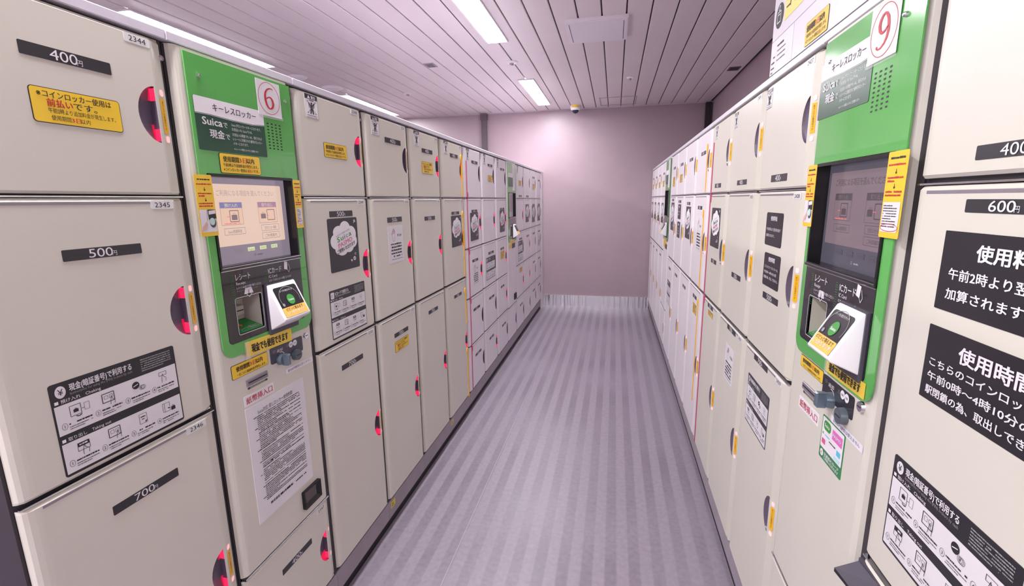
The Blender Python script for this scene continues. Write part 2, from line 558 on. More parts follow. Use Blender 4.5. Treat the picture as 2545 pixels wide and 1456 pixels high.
ceiling_disc(-2.29, 5.22, .05, 'small white ceiling sensor above the third locker column on the left')
ceiling_disc(-2.99, 4.28, .085, 'white round ceiling cover just past the long left strip light', .02, False)
ceiling_disc(-2.93, 4.76, .11, 'wider white round ceiling cover before the farther left strip light', .02, False)
b = MB().box(-.045, .045, -.06, .06, -.006, 0, dgrey)
for i in range(5):
    b.box(-.035, .035, -.048 + i * .021, -.04 + i * .021, -.0075, -.006, ddark)
o = b.build('ceiling_vent', label='small square grey vent in the ceiling left of centre', cat='vent'); o.location = (-1.63, 4.24, HC)
b = MB().box(-.05, .05, -.06, .06, -.006, 0, ddark)
for i in range(5):
    b.box(-.04, .04, -.048 + i * .021, -.04 + i * .021, -.0075, -.006, ink)
o = b.build('ceiling_vent', label='small square dark vent in the shaded ceiling on the right', cat='vent'); o.location = (1.06, 5.08, HC)
# dome camera
e = empty('dome_camera', (-.528, 6.46, HC), 0, 'white dome security camera with yellow sticker at the back wall', 'camera')
MB().tube_z(0, 0, [(.045, -.058), (.06, -.05), (.066, -.02), (.066, 0)], dwhite, 28).build('housing', e, True)
MB().tube_z(0, 0, [(0, -.098), (.02, -.093), (.036, -.08), (.044, -.058)], glassd, 28).build('lens_dome', e, True)
b = MB()
for i in range(6):
    a0, a1 = math.radians(-128 + i * 13), math.radians(-128 + (i + 1) * 13)
    b.face([(.0675 * math.cos(a0), .0675 * math.sin(a0), -.03), (.0675 * math.cos(a1), .0675 * math.sin(a1), -.03),
            (.0675 * math.cos(a1), .0675 * math.sin(a1), -.002), (.0675 * math.cos(a0), .0675 * math.sin(a0), -.002)], yellow)
b.build('sticker', e)

# ------------------------------------------------------------------ locker pieces
FE = .034     # right chamfer width
DT = .016     # door depth

def door_mesh(ul, ur, z0, z1, m, hz):
    """door slab with rounded left edge, chamfered right edge and a crescent opening"""
    b = MB()
    prof = [(ul, DT), (ul, .012), (ul + .003, .006), (ul + .009, .0022), (ul + .018, .0005), (ul + .026, 0)]
    xr = [(ur - FE, 0), (ur - FE + .006, .001), (ur - .004, .0095), (ur, .012), (ur, DT)]
    rows = [(z0, .004), (z0 + .005, 0), (z1 - .006, 0), (z1, .005)]
    def strip(P):
        for (xa, ya), (xb, yb) in zip(P, P[1:]):
            for (za, da), (zb, db) in zip(rows, rows[1:]):
                b.face([(xa, min(DT, ya + da), za), (xb, min(DT, yb + da), za), (xb, min(DT, yb + db), zb), (xa, min(DT, ya + db), zb)], m)
    strip(prof); strip(xr)
    xa, xb = prof[-1][0], xr[0][0]
    for (za, da), (zb, db) in ((rows[0], rows[1]), (rows[2], rows[3])):
        b.face([(xa, da, za), (xb, da, za), (xb, db, zb), (xa, db, zb)], m)
    cr = crescent(ur, hz)
    b.flat([(xa, rows[1][0]), (xb, rows[1][0]), (xb, rows[2][0]), (xa, rows[2][0])], 0, m, [cr])
    for z, y0_, up_ in ((z0, .004, False), (z1, .005, True)):
        q = [(ul, DT, z), (ur, DT, z), (ur - .01, y0_, z), (ul + .01, y0_, z)]
        b.face(q if not up_ else q[::-1], m)
    return b
HH = .0585   # half height of the handle opening
HWD = .043
def crescent(ur, hz, n=18):
    xf = ur - FE - .003
    pts = []
    for i in range(n + 1):
        t = i / n
        a = math.pi * t
        z = hz + HH * math.cos(a)
        x = xf - HWD * math.sin(a) ** 1.15
        pts.append((x, z))
    return pts   # from top, bulging left, to the bottom; CCW
def handle_mesh(ur, hz, lit):
    b = MB()
    n = 18
    cr = crescent(ur, hz, n)
    xf = ur - FE - .003
    NS = 5
    grid = []
    for i, (x, z) in enumerate(cr):
        t = i / n
        D = .013 * min(1.0, 3.2 * math.sin(math.pi * t))
        row = []
        for k in range(NS + 1):
            q = k / NS
            row.append((x + (xf - x) * q, .0003 + D * (q ** .7), z))
        grid.append(row)
    for i in range(n):
        t = (i + .5) / n
        tt = .5 - .5 * math.cos(math.pi * t)
        for k in range(NS):
            m = scoop
            if lit == 2 and (tt < .24 or tt > .74):
                m = redlens
            elif lit == 1 and (tt < .24 or tt > .70) and k >= 4:
                m = redlens
            elif lit == 3 and tt > .66:
                m = redlens
            elif lit == 3 and tt < .2 and k >= 2:
                m = redlens
            q = [grid[i][k], grid[i + 1][k], grid[i + 1][k + 1], grid[i][k + 1]]
            b.face(q, m)
        a, c = grid[i][NS], grid[i + 1][NS]
        m = scoop
        if lit and (.03 < tt < .26 or .72 < tt < .97):
            m = redhot
        b.face([(c[0], 0, c[2]), (a[0], 0, a[2]), a, c], m)
    return b
def chamfer_pt(ur, f, off=.0006):
    """point on the right chamfer, f 0..1 from face edge to outer edge"""
    return (ur - FE + .006 + (FE - .010) * f, .001 + .0085 * f - off)
def indicator(parent, ur, hz, sticker=True, led=True):
    for s in (1, -1):
        if led:
            z = hz + s * .049
            xa, ya = chamfer_pt(ur, .22, .0012)
            xb, yb = chamfer_pt(ur, .72, .0012)
            zz = [z - .007, z - .0045, z + .0045, z + .007]
            xm, xn = xa + (xb - xa) * .3, xa + (xb - xa) * .7
            ym, yn = ya + (yb - ya) * .3, ya + (yb - ya) * .7
            MB().face2([(xm, ym, zz[0]), (xn, yn, zz[0]), (xb, yb, zz[1]), (xb, yb, zz[2]), (xn, yn, zz[3]), (xm, ym, zz[3]), (xa, ya, zz[2]), (xa, ya, zz[1])], ledm).build('indicator_lamp', parent)
    if sticker:
        b = MB()
        xa, ya = chamfer_pt(ur, .12)
        xb, yb = chamfer_pt(ur, .78)
        z0, z1 = hz - .037, hz + .037
        b.face([(xa, ya, z0), (xb, yb, z0), (xb, yb, z1), (xa, ya, z1)], orange)
        z = z1 - .004
        x_m, y_m = chamfer_pt(ur, .45, .0010)
        gx, gy = chamfer_pt(ur, 1, 0)[0] - chamfer_pt(ur, 0, 0)[0], chamfer_pt(ur, 1, 0)[1] - chamfer_pt(ur, 0, 0)[1]
        gl = math.hypot(gx, gy)
        gx, gy = gx / gl, gy / gl
        for ch in '赤ランプは使用中です':
            z -= .0062
            b.text(ch, 0, z, .0064, ink, align='C', res=1, xf=lambda x, zz_: (x_m + gx * x, y_m + gy * x, zz_))
        b.build('side_sticker', parent, label='small yellow sticker with vertical lettering')

def price_plate(u0, u1, z0, z1, txt, dx=.5):
    b = MB()
    b.plate(rr(u0, z0, u1, z1, .002, 3), -.0008, 0, platek)
    h = (z1 - z0)
    x = u0 + (u1 - u0) * .30
    n = txt
    b.text(n, x, z0 + h * .12, h * 1.12, white, -.0014, fit=(u1 - u0) * .30, res=6, bold=.012 if n == '600' else 0)
    b.text('円', x + (u1 - u0) * .29, z0 + h * .14, h * .52, white, -.0014)
    return b
def number_plate(u0, u1, z0, z1, txt, worn=False):
    b = MB()
    b.plate(rr(u0, z0, u1, z1, .003, 3), -.0006, 0, numplate)
    b.text(txt, (u0 + u1) / 2, z0 + (z1 - z0) * .2, (z1 - z0) * .85, ink, -.001, 'C', fit=(u1 - u0) * .66)
    return b
def yellow_frame(u0, u1, z0, z1, r=.006):
    b = MB()
    b.plate(rr(u0, z0, u1, z1, r), -.0006, 0, ink)
    b.flat(rr(u0 + .0012, z0 + .0012, u1 - .0012, z1 - .0012, r - .001), -.0010, yellow)
    return b
def lines_fit(b, u0, u1, z0, z1, rows, y=-.0016):
    """rows: [(relative z, em, x, [(text,mat,bold)...], width)] in sticker fractions"""
    W_, H_ = u1 - u0, z1 - z0
    for (fz, em, fx, segs, fw) in rows:
        tot = sum(len(s_[0]) for s_ in segs)
        x = u0 + fx * W_
        for (st, m, bold) in segs:
            wd = fw * W_ * len(st) / tot
            b.text(st, x, z0 + fz * H_, em * H_, m, y, fit=wd * .97, bold=bold)
            x += wd
def yel_A(u0, u1, z0, z1):
    b = yellow_frame(u0, u1, z0, z1)
    lines_fit(b, u0, u1, z0, z1, [
        (.74, .22, .07, [('※コインロッカー使用は', ink, .01)], .84),
        (.50, .24, .16, [('前払い', red, .02), ('です。', ink, .01)], .55),
        (.31, .16, .16, [('午前2時より追加料金が発生します。', ink, .0)], .78),
        (.11, .16, .18, [('使用期間', ink, .0), ('3日', red, .01), ('以内', ink, .0)], .42)])
    return b
def yel_B(u0, u1, z0, z1):
    b = yellow_frame(u0, u1, z0, z1)
    lines_fit(b, u0, u1, z0, z1, [
        (.60, .30, .08, [('使用期間', ink, .015), ('3日', red, .011), ('以内', ink, .015)], .76),
        (.35, .18, .07, [('午前2時より追加料金が発生します。', ink, .01)], .88),
        (.12, .18, .07, [('※コインロッカー使用は', ink, .01), ('前払い', red, .01), ('です。', ink, .01)], .88)])
    return b
def yel_C(u0, u1, z0, z1):
    b = yellow_frame(u0, u1, z0, z1, .004)
    lines_fit(b, u0, u1, z0, z1, [
        (.50, .38, .12, [('使用期間', ink, .015), ('3日', red, .011), ('以内', ink, .015)], .72),
        (.14, .22, .12, [('一日ごとに追加料金が発生します。', ink, .005)], .82)])
    return b

def cloud_sign(u0, u1, z0, z1, dark_only=False):
    b = MB()
    W_, H_ = u1 - u0, z1 - z0
    b.plate(rr(u0, z0, u1, z1, .007), -.0008, 0, signk)
    X = lambda f: u0 + f * W_
    Z = lambda f: z0 + f * H_
    for i, (cx, cz, rx, rz) in enumerate([(.42, .60, .30, .22), (.55, .80, .18, .14), (.34, .74, .19, .12), (.74, .68, .19, .16), (.25, .57, .20, .15),
                             (.80, .54, .15, .13), (.42, .42, .20, .13), (.65, .45, .17, .12), (.30, .42, .12, .10), (.56, .62, .34, .22)]):
        b.flat(circ(X(cx), Z(cz), rx * W_, rz * H_, 24), -.0012 - i * .00003, white)
    y = -.0022
    ca, sa = math.cos(math.radians(13)), math.sin(math.radians(13))
    cx0, cz0 = X(.52), Z(.58)
    rot = lambda x, z: (cx0 + (x - cx0) * ca - (z - cz0) * sa, y, cz0 + (x - cx0) * sa + (z - cz0) * ca)
    b.text('Suicaなどのカードがお使いいただけます', X(.26), Z(.715), .035 * H_, ink, y, fit=.48 * W_, res=1, xf=rot)
    xs = .27
    for c, m, wd_ in zip('Suica', (suicag, suicag, lgrey, lgrey, suicag), (.085, .085, .028, .075, .085)):
        b.text(c, X(xs), Z(.605), .135 * H_, m, y, bold=.02, fit=wd_ * W_, xf=rot)
        xs += wd_ + .035
    b.text('PASMO', X(.27), Z(.49), .125 * H_, pasmo, y, bold=.01, fit=.50 * W_, xf=rot)
    b.text('ご利用いただけます', X(.20), Z(.40), .085 * H_, ink, y, bold=.015, fit=.64 * W_, xf=rot)
    b.text('JR', X(.86), Z(.905), .07 * H_, white, -.0014, bold=.03, fit=.08 * W_)
    b.ring(X(.86), Z(.28), .028 * W_, .022 * H_, .007 * W_, -.0013, white, 12)
    b.flat(circ(X(.82), Z(.19), .045 * W_, .04 * H_, 14), -.0013, white)
    b.line([(X(.80), Z(.17)), (X(.84), Z(.21))], .004, -.0016, signk)
    b.line([(X(.68), Z(.17)), (X(.74), Z(.165)), (X(.70), Z(.14))], .004, -.0014, white)
    return b

def hand_outline(b, cx, cz, h, m, y, t):
    """raised open palm, h tall"""
    P = [(-.18, -.5), (-.26, -.18), (-.42, .10), (-.36, .16), (-.22, .0), (-.24, .32), (-.17, .34), (-.12, .08), (-.10, .46), (-.02, .48), (0, .1),
         (.04, .5), (.12, .48), (.11, .08), (.18, .36), (.25, .34), (.22, -.1), (.16, -.34), (.14, -.5), (-.18, -.5)]
    b.line([(cx + p[0] * h, cz + p[1] * h) for p in P], t, y, m)
def push_sign(u0, u1, z0, z1):
    b = MB()
    W_, H_ = u1 - u0, z1 - z0
    b.plate(rr(u0, z0, u1, z1, .002), -.0005, 0, paper)
    X = lambda f: u0 + f * W_
    Z = lambda f: z0 + f * H_
    hand_outline(b, X(.36), Z(.76), .34 * H_, mat('hand_pink', hexc(200, 120, 145), .5), -.0009, .0016)
    b.text('PUSH', X(.60), Z(.70), .10 * H_, ink, -.0009, fit=.28 * W_)
    for i in range(5):
        b.micro(X(.14), X(.90), Z(.49 - i * .085), .045 * H_, ink, -.0009, seed=i)
    b.ring(X(.20), Z(.35), .035 * W_, .03 * H_, .0012, -.0013, red, 12)
    b.micro(X(.16), X(.94), Z(.08), .018 * H_, inkg, -.0009, seed=9)
    return b
def warn_sign(u0, u1, z0, z1):
    b = MB()
    W_, H_ = u1 - u0, z1 - z0
    X = lambda f: u0 + f * W_
    Z = lambda f: z0 + f * H_
    b.plate(rr(u0, z0, u1, z1, .001, 2), -.0005, 0, white)
    b.outline(u0 + .0006, z0 + .0006, u1 - .0006, z1 - .0006, .0008, -.0007, ink)
    b.flat([(X(.02), Z(.80)), (X(.98), Z(.80)), (X(.98), Z(.985)), (X(.02), Z(.985))], -.0009, platek)
    b.flat([(X(.20), Z(.825)), (X(.42), Z(.825)), (X(.31), Z(.96))], -.0012, white)
    b.text('警告', X(.48), Z(.835), .14 * H_, white, -.0012, bold=.02, fit=.34 * W_)
    b.micro(X(.34), X(.72), Z(.735), .04 * H_, ink, -.0009, seed=3)
    # standing figure with struck-out coils around it
    y = -.0010
    b.flat(circ(X(.5), Z(.63), .07 * W_, .05 * H_, 12), y, ink)
    b.flat([(X(.40), Z(.42)), (X(.60), Z(.42)), (X(.62), Z(.58)), (X(.38), Z(.58))], y, ink)
    b.flat([(X(.36), Z(.18)), (X(.45), Z(.18)), (X(.50), Z(.36)), (X(.60), Z(.42)), (X(.40), Z(.42))], y, ink)
    b.flat([(X(.50), Z(.36)), (X(.56), Z(.18)), (X(.65), Z(.18)), (X(.60), Z(.42))], y - .0001, ink)
    for sx in (-1, 1):
        b.line([(X(.5 + sx * .10), Z(.56)), (X(.5 + sx * .22), Z(.66)), (X(.5 + sx * .16), Z(.44))], .0032, y, ink)
        b.ring(X(.5 + sx * .30), Z(.70), .06 * W_, .03 * H_, .0012, y, inkg, 10)
        b.ring(X(.5 + sx * .30), Z(.22), .06 * W_, .03 * H_, .0012, y, inkg, 10)
    b.line([(X(.18), Z(.70)), (X(.82), Z(.20))], .0016, y - .0004, inkg)
    b.line([(X(.82), Z(.70)), (X(.18), Z(.20))], .0016, y - .0004, inkg)
    b.micro(X(.12), X(.90), Z(.095), .028 * H_, ink, -.0009, seed=4)
    b.micro(X(.10), X(.92), Z(.03), .022 * H_, inkg, -.0009, seed=5)
    return b
def picto(b, cx, cz, s, kind, y):
    if kind == 'locker':
        b.outline(cx - .45 * s, cz - .35 * s, cx + .30 * s, cz + .45 * s, .0009, y, ink)
        b.flat([(cx - .22 * s, cz - .12 * s), (cx + .12 * s, cz - .12 * s), (cx + .12 * s, cz + .12 * s), (cx - .22 * s, cz + .12 * s)], y, ink)
        b.outline(cx - .10 * s, cz + .12 * s, cx + .0 * s, cz + .19 * s, .0008, y, ink)
        b.line([(cx + .36 * s, cz), (cx + .52 * s, cz)], .001, y, ink)
        b.outline(cx + .55 * s, cz - .2 * s, cx + .9 * s, cz + .35 * s, .0007, y, inkg)
        b.line([(cx - .1 * s, cz - .42 * s), (cx + .1 * s, cz - .5 * s), (cx + .3 * s, cz - .42 * s)], .0018, y, ink)
    elif kind == 'screen':
        b.outline(cx - .5 * s, cz - .32 * s, cx + .42 * s, cz + .4 * s, .0014, y, ink)
        b.outline(cx - .34 * s, cz - .05 * s, cx - .08 * s, cz + .22 * s, .0007, y, inkg)
        b.outline(cx + .04 * s, cz - .05 * s, cx + .30 * s, cz + .22 * s, .0007, y, inkg)
        b.line([(cx + .06 * s, cz - .6 * s), (cx + .12 * s, cz - .2 * s), (cx + .18 * s, cz + .1 * s), (cx + .24 * s, cz - .18 * s), (cx + .42 * s, cz - .3 * s), (cx + .4 * s, cz - .6 * s)], .0008, y - .0002, ink)
    elif kind == 'coin':
        b.flat(circ(cx - .12 * s, cz + .12 * s, .32 * s, n=16), y, ink)
        b.line([(cx - .34 * s, cz + .06 * s), (cx + .08 * s, cz + .18 * s)], .0014, y - .0002, white)
        for i in range(3):
            b.ring(cx + (.32 + .09 * i) * s, cz - .22 * s, .2 * s, .2 * s, .0007, y - .0003, inkg, 16)
        b.text('¥', cx + .32 * s, cz - .32 * s, .28 * s, ink, y, 'C')
    elif kind == 'receipt':
        b.outline(cx - .35 * s, cz + .1 * s, cx + .35 * s, cz + .42 * s, .0008, y, ink)
        b.line([(cx - .15 * s, cz - .5 * s), (cx - .12 * s, cz - .1 * s), (cx - .02 * s, cz + .25 * s), (cx + .08 * s, cz - .05 * s), (cx + .26 * s, cz - .15 * s), (cx + .24 * s, cz - .5 * s)], .0008, y - .0002, ink)
    elif kind == 'press':
        b.flat([(cx - .42 * s, cz + .12 * s), (cx + .42 * s, cz + .12 * s), (cx + .42 * s, cz + .42 * s), (cx - .42 * s, cz + .42 * s)], y, ink)
        b.micro(cx - .3 * s, cx + .3 * s, cz + .22 * s, .12 * s, white, y - .0003)
        b.outline(cx - .42 * s, cz - .22 * s, cx + .42 * s, cz + .12 * s, .0008, y, ink)
        b.line([(cx - .1 * s, cz - .6 * s), (cx - .08 * s, cz - .2 * s), (cx + .02 * s, cz + .15 * s), (cx + .12 * s, cz - .12 * s), (cx + .34 * s, cz - .25 * s), (cx + .3 * s, cz - .6 * s)], .0008, y - .0002, ink)
    elif kind == 'note':
        b.outline(cx - .3 * s, cz - .4 * s, cx + .36 * s, cz + .45 * s, .0007, y, ink)
        b.micro(cx - .18 * s, cx + .24 * s, cz + .14 * s, .12 * s, ink, y)
        b.micro(cx - .12 * s, cx + .18 * s, cz - .06 * s, .09 * s, inkg, y)
        b.flat([(cx + .18 * s, cz - .4 * s), (cx + .36 * s, cz - .22 * s), (cx + .18 * s, cz - .22 * s)], y - .0001, ink)
    elif kind == 'bag':
        b.outline(cx - .3 * s, cz - .35 * s, cx + .2 * s, cz + .45 * s, .0008, y, ink)
        b.line([(cx - .3 * s, cz - .35 * s), (cx - .48 * s, cz - .28 * s), (cx - .48 * s, cz + .5 * s), (cx - .3 * s, cz + .45 * s)], .0008, y, ink)
        b.flat(rr(cx + .30 * s, cz - .42 * s, cx + .72 * s, cz - .08 * s, .04 * s, 2), y, ink)
        b.outline(cx + .44 * s, cz - .08 * s, cx + .58 * s, cz + .02 * s, .0009, y, ink)
        b.line([(cx - .02 * s, cz - .05 * s), (cx + .18 * s, cz - .12 * s)], .0022, y, ink)
def instruction(u0, u1, z0, z1, cash=True):
    b = MB()
    W_, H_ = u1 - u0, z1 - z0
    X = lambda f: u0 + f * W_
    Z = lambda f: z0 + f * H_
    b.plate(rr(u0, z0, u1, z1, .005), -.0008, 0, signk)
    for (a, c) in ((.028, .355), (.45, .765)):
        b.flat([(X(.012), Z(a)), (X(.988), Z(a)), (X(.988), Z(c)), (X(.012), Z(c))], -.0011, paper)
    if cash:
        b.flat(circ(X(.070), Z(.90), .036 * W_, .064 * H_, 20), -.0011, paper)
        b.text('¥', X(.070), Z(.868), .09 * H_, ink, -.0015, 'C')
        b.text('現金(暗証番号)で利用する', X(.13), Z(.885), .085 * H_, white, -.0012, fit=.47 * W_, bold=.015)
        b.text('Instructions for using the (PIN) lockers by cash', X(.13), Z(.84), .042 * H_, lgrey, -.0012, fit=.47 * W_, res=1)
    else:
        b.flat(rr(X(.03), Z(.83), X(.12), Z(.96), .003, 2), -.0011, paper)
        b.text('IC', X(.045), Z(.865), .075 * H_, inkg, -.0015)
        b.text('ICカードで利用する', X(.145), Z(.885), .085 * H_, white, -.0012, fit=.36 * W_, bold=.015)
        b.micro(X(.145), X(.58), Z(.845), .028 * H_, lgrey, -.0012, seed=8)
    for i in range(6):
        b.micro(X(.68), X(.965), Z(.945 - i * .027), .013 * H_, lgrey, -.0012, fill=.97 if i < 5 else .7, seed=20 + i)
    b.flat([(X(.02), Z(.783)), (X(.045), Z(.783)), (X(.045), Z(.815)), (X(.02), Z(.815))], -.0011, white)
    b.text('預け入れ　Cheking', X(.06), Z(.782), .045 * H_, white, -.0012, fit=.28 * W_)
    b.flat([(X(.02), Z(.372)), (X(.045), Z(.372)), (X(.045), Z(.405)), (X(.02), Z(.405))], -.0011, white)
    b.text('取り出し　Taking out', X(.06), Z(.372), .045 * H_, white, -.0012, fit=.31 * W_)
    y = -.0016
    top = ['locker', 'screen', 'coin' if cash else 'press', 'receipt']
    bot = ['press', 'screen', 'note' if cash else 'press', 'bag']
    for r_, (kinds, zc, zt) in enumerate(((top, .66, .50), (bot, .25, .09))):
        for i, kd in enumerate(kinds):
            x = .15 + i * .235
            picto(b, X(x), Z(zc), .10 * W_, kd, y)
            b.ring(X(x - .095), Z(zt + .035), .020 * W_, .037 * H_, .0007, y, inkg, 14)
            b.text(str(i + 1), X(x - .095), Z(zt + .018), .048 * H_, ink, y, 'C')
            b.micro(X(x - .065), X(x + .105), Z(zt + .035), .018 * H_, ink, y, seed=r_ * 10 + i)
            b.micro(X(x - .065), X(x + .105), Z(zt + .005), .011 * H_, inkg, y, .95, seed=r_ * 11 + i)
            b.micro(X(x - .065), X(x + .105), Z(zt - .018), .011 * H_, inkg, y, .6, seed=r_ * 12 + i)
    return b
def black_notice(u0, u1, z0, z1, which, r=.008):
    b = MB()
    W_, H_ = u1 - u0, z1 - z0
    b.plate(rr(u0, z0, u1, z1, r), -.0008, 0, signk)
    if which == 1:
        rows = [(.77, .15, .30, '使用料金', .38, .02), (.46, .10, .07, '午前2時より翌日料金が', .84, .01), (.27, .10, .07, '加算されます。', .52, .01)]
    elif which == 2:
        rows = [(.77, .15, .30, '使用時間', .38, .02), (.55, .095, .07, 'こちらのコインロッカーは、', .84, .01), (.39, .095, .07, '午前0時～4時10分の間', .76, .01),
                (.23, .095, .07, '駅閉鎖の為、取出しできません。', .88, .01)]
    elif which == 3:   # the large one near the camera
        rows = [(.69, .21, .26, '使用料金', .46, .03), (.42, .15, .08, '午前2時より翌日料金が', .86, .02), (.17, .15, .08, '加算されます。', .56, .02)]
    else:
        rows = [(.68, .22, .26, '使用時間', .46, .03), (.48, .125, .05, 'こちらのコインロッカーは、', .88, .02), (.29, .125, .05, '午前0時～4時10分の間', .78, .02),
                (.10, .125, .05, '駅閉鎖の為、取出しできません。', .90, .02)]
    for (fz, em, fx, st, fw, bd) in rows:
        b.text(st, u0 + fx * W_, z0 + fz * H_, em * H_, white, -.0013, fit=fw * W_, bold=bd)
    return b

# door rows: (z0, z1, handle height, price)
ROW_A = [(S1 + .004, TOP - .003, 1.699, '400'), (1.003, S1 - .004, 1.262, '500'), (.148, .991, .561, '700')]
ROW_B = [(S1 + .004, TOP - .003, 1.699, '400'), (1.184, S1 - .004, 1.348, '400'), (.834, 1.176, 1.000, '400'), (.486, .826, .640, '400'), (.148, .478, .295, '400')]

def column(side, k, rows, m, label, nums, group, lit=(), deco=None, sides='', detail=2, plates=None, W=None, ledon=True, tape=None, screws=0):
    W = W or (WL if side == 'L' else WR)
    if side == 'L':
        e = empty('locker_cabinet', (-A, YL0 + k * WL, 0), math.radians(90), label, 'locker', group)
    else:
        e = empty('locker_cabinet', (B, YR0 + (k + 1) * WR, 0), math.radians(-90), label, 'locker', group)
    # carcass, plinth, rail
    MB().box(.0005, W - .0005, DT + .001, .60, .132, TOP + .003, carc).build('carcass', e)
    b = MB()
    b.box(.0005, W - .0005, .012, .58, .046, .131, plinthm)
    b.box(.0005, W - .0005, .022, .56, .0, .046, black)
    pl_ = b.build('plinth', e)
    if side == 'L' and k in (2, 4):
        b = MB()
        b.plate(rr(.022, .088, .066, .118, .002), .0112, .012, mat('tag_yellow', hexc(222, 200, 70), .5))
        b.micro(.028, .060, .106, .005, ink, .0108)
        b.micro(.028, .060, .096, .005, ink, .0108)
        b.build('plinth_tag', pl_, label='small yellow tag')
    b = MB()
    b.box(.0005, W - .0005, -.001, .60, TOP + .004, TOP + .025, railm, .002)
    b.build('top_rail', e)
    for i in range(screws):
        MB().cyl(W - .009, TOP - .035, .006, .009, DT, chrome, 14).cyl(W - .009, TOP - .035, .003, .006, .009, chrome, 8).build('screw', e, label='chrome dome screw')
    ul, ur = .006, W - .010
    for i, (z0, z1, hz, price) in enumerate(rows):
        d = door_mesh(ul, ur, z0, z1, m, hz).build('door', e)
        st = lit[i] if i < len(lit) else 0
        handle_mesh(ur, hz, st).build('handle', d, True, label='red-lit crescent handle recess' if st else None)
        sticker, led = sides != 'nosticker', True
        indicator(d, ur, hz, sticker and detail > 0, led and ledon)
        if i > 0 and detail > 0:
            MB().box(ul + .03, ur - .045, -.0004, .002, z1 - .012, z1 - .007, mat('door_lip_grey', hexc(150, 142, 152), .35, metal=.4)).build('top_lip', d)
            # chrome strip in the joint above this door
            MB().box(.006, W - .012, .0015, DT + .001, z1 + .0015, z1 + .0045, chrome).build('joint_strip', e)
        if nums and detail > 1 and nums[i]:
            number_plate(ur - .087, ur - .032, z1 - .023, z1 - .005, nums[i]).build('number_plate', d)
        for spec in ((deco or {}).get(i, [])):
            kind, a = spec[0], spec[1:]
            if kind == 'price':
                price_plate(*a[:4], a[4] if len(a) > 4 else price).build('price_plate', d)
            elif kind == 'yelA': yel_A(*a).build('notice_sticker', d, label='yellow prepayment notice sticker')
            elif kind == 'yelB': yel_B(*a).build('notice_sticker', d, label='yellow three-day limit sticker')
            elif kind == 'cloud': cloud_sign(*a).build('card_sign', d, label='black sign with a white cloud of lettering')
            elif kind == 'push': push_sign(*a).build('push_sign', d, label='white sheet with a pink hand and the word PUSH')
            elif kind == 'warn': warn_sign(*a).build('warning_sticker', d)
            elif kind == 'cash': instruction(*a, True).build('instruction_sheet', d)
            elif kind == 'ic': instruction(*a, False).build('instruction_sheet', d)
            elif kind == 'note': black_notice(*a).build('black_notice', d)
    if tape:
        tm, segs = tape
        for (x, za, zb, tab) in segs:
            b = MB()
            y = 0
            if x < .03:
                y = .002
            b.box(x - .006, x + .006, -.003 + y, .006, za, zb, tm)
            if tab:
                zt = za + .012 if tab < 0 else zb - .018
                b.plate(circ(x + (.010 if tab in (-2, 2) else -.010), zt, .013, .022, 14), -.0035 + y, .004, tm)
            b.build('edge_strip', e, label='yellow vertical edge strip' if tm is orange else 'pink vertical edge strip')
    return e

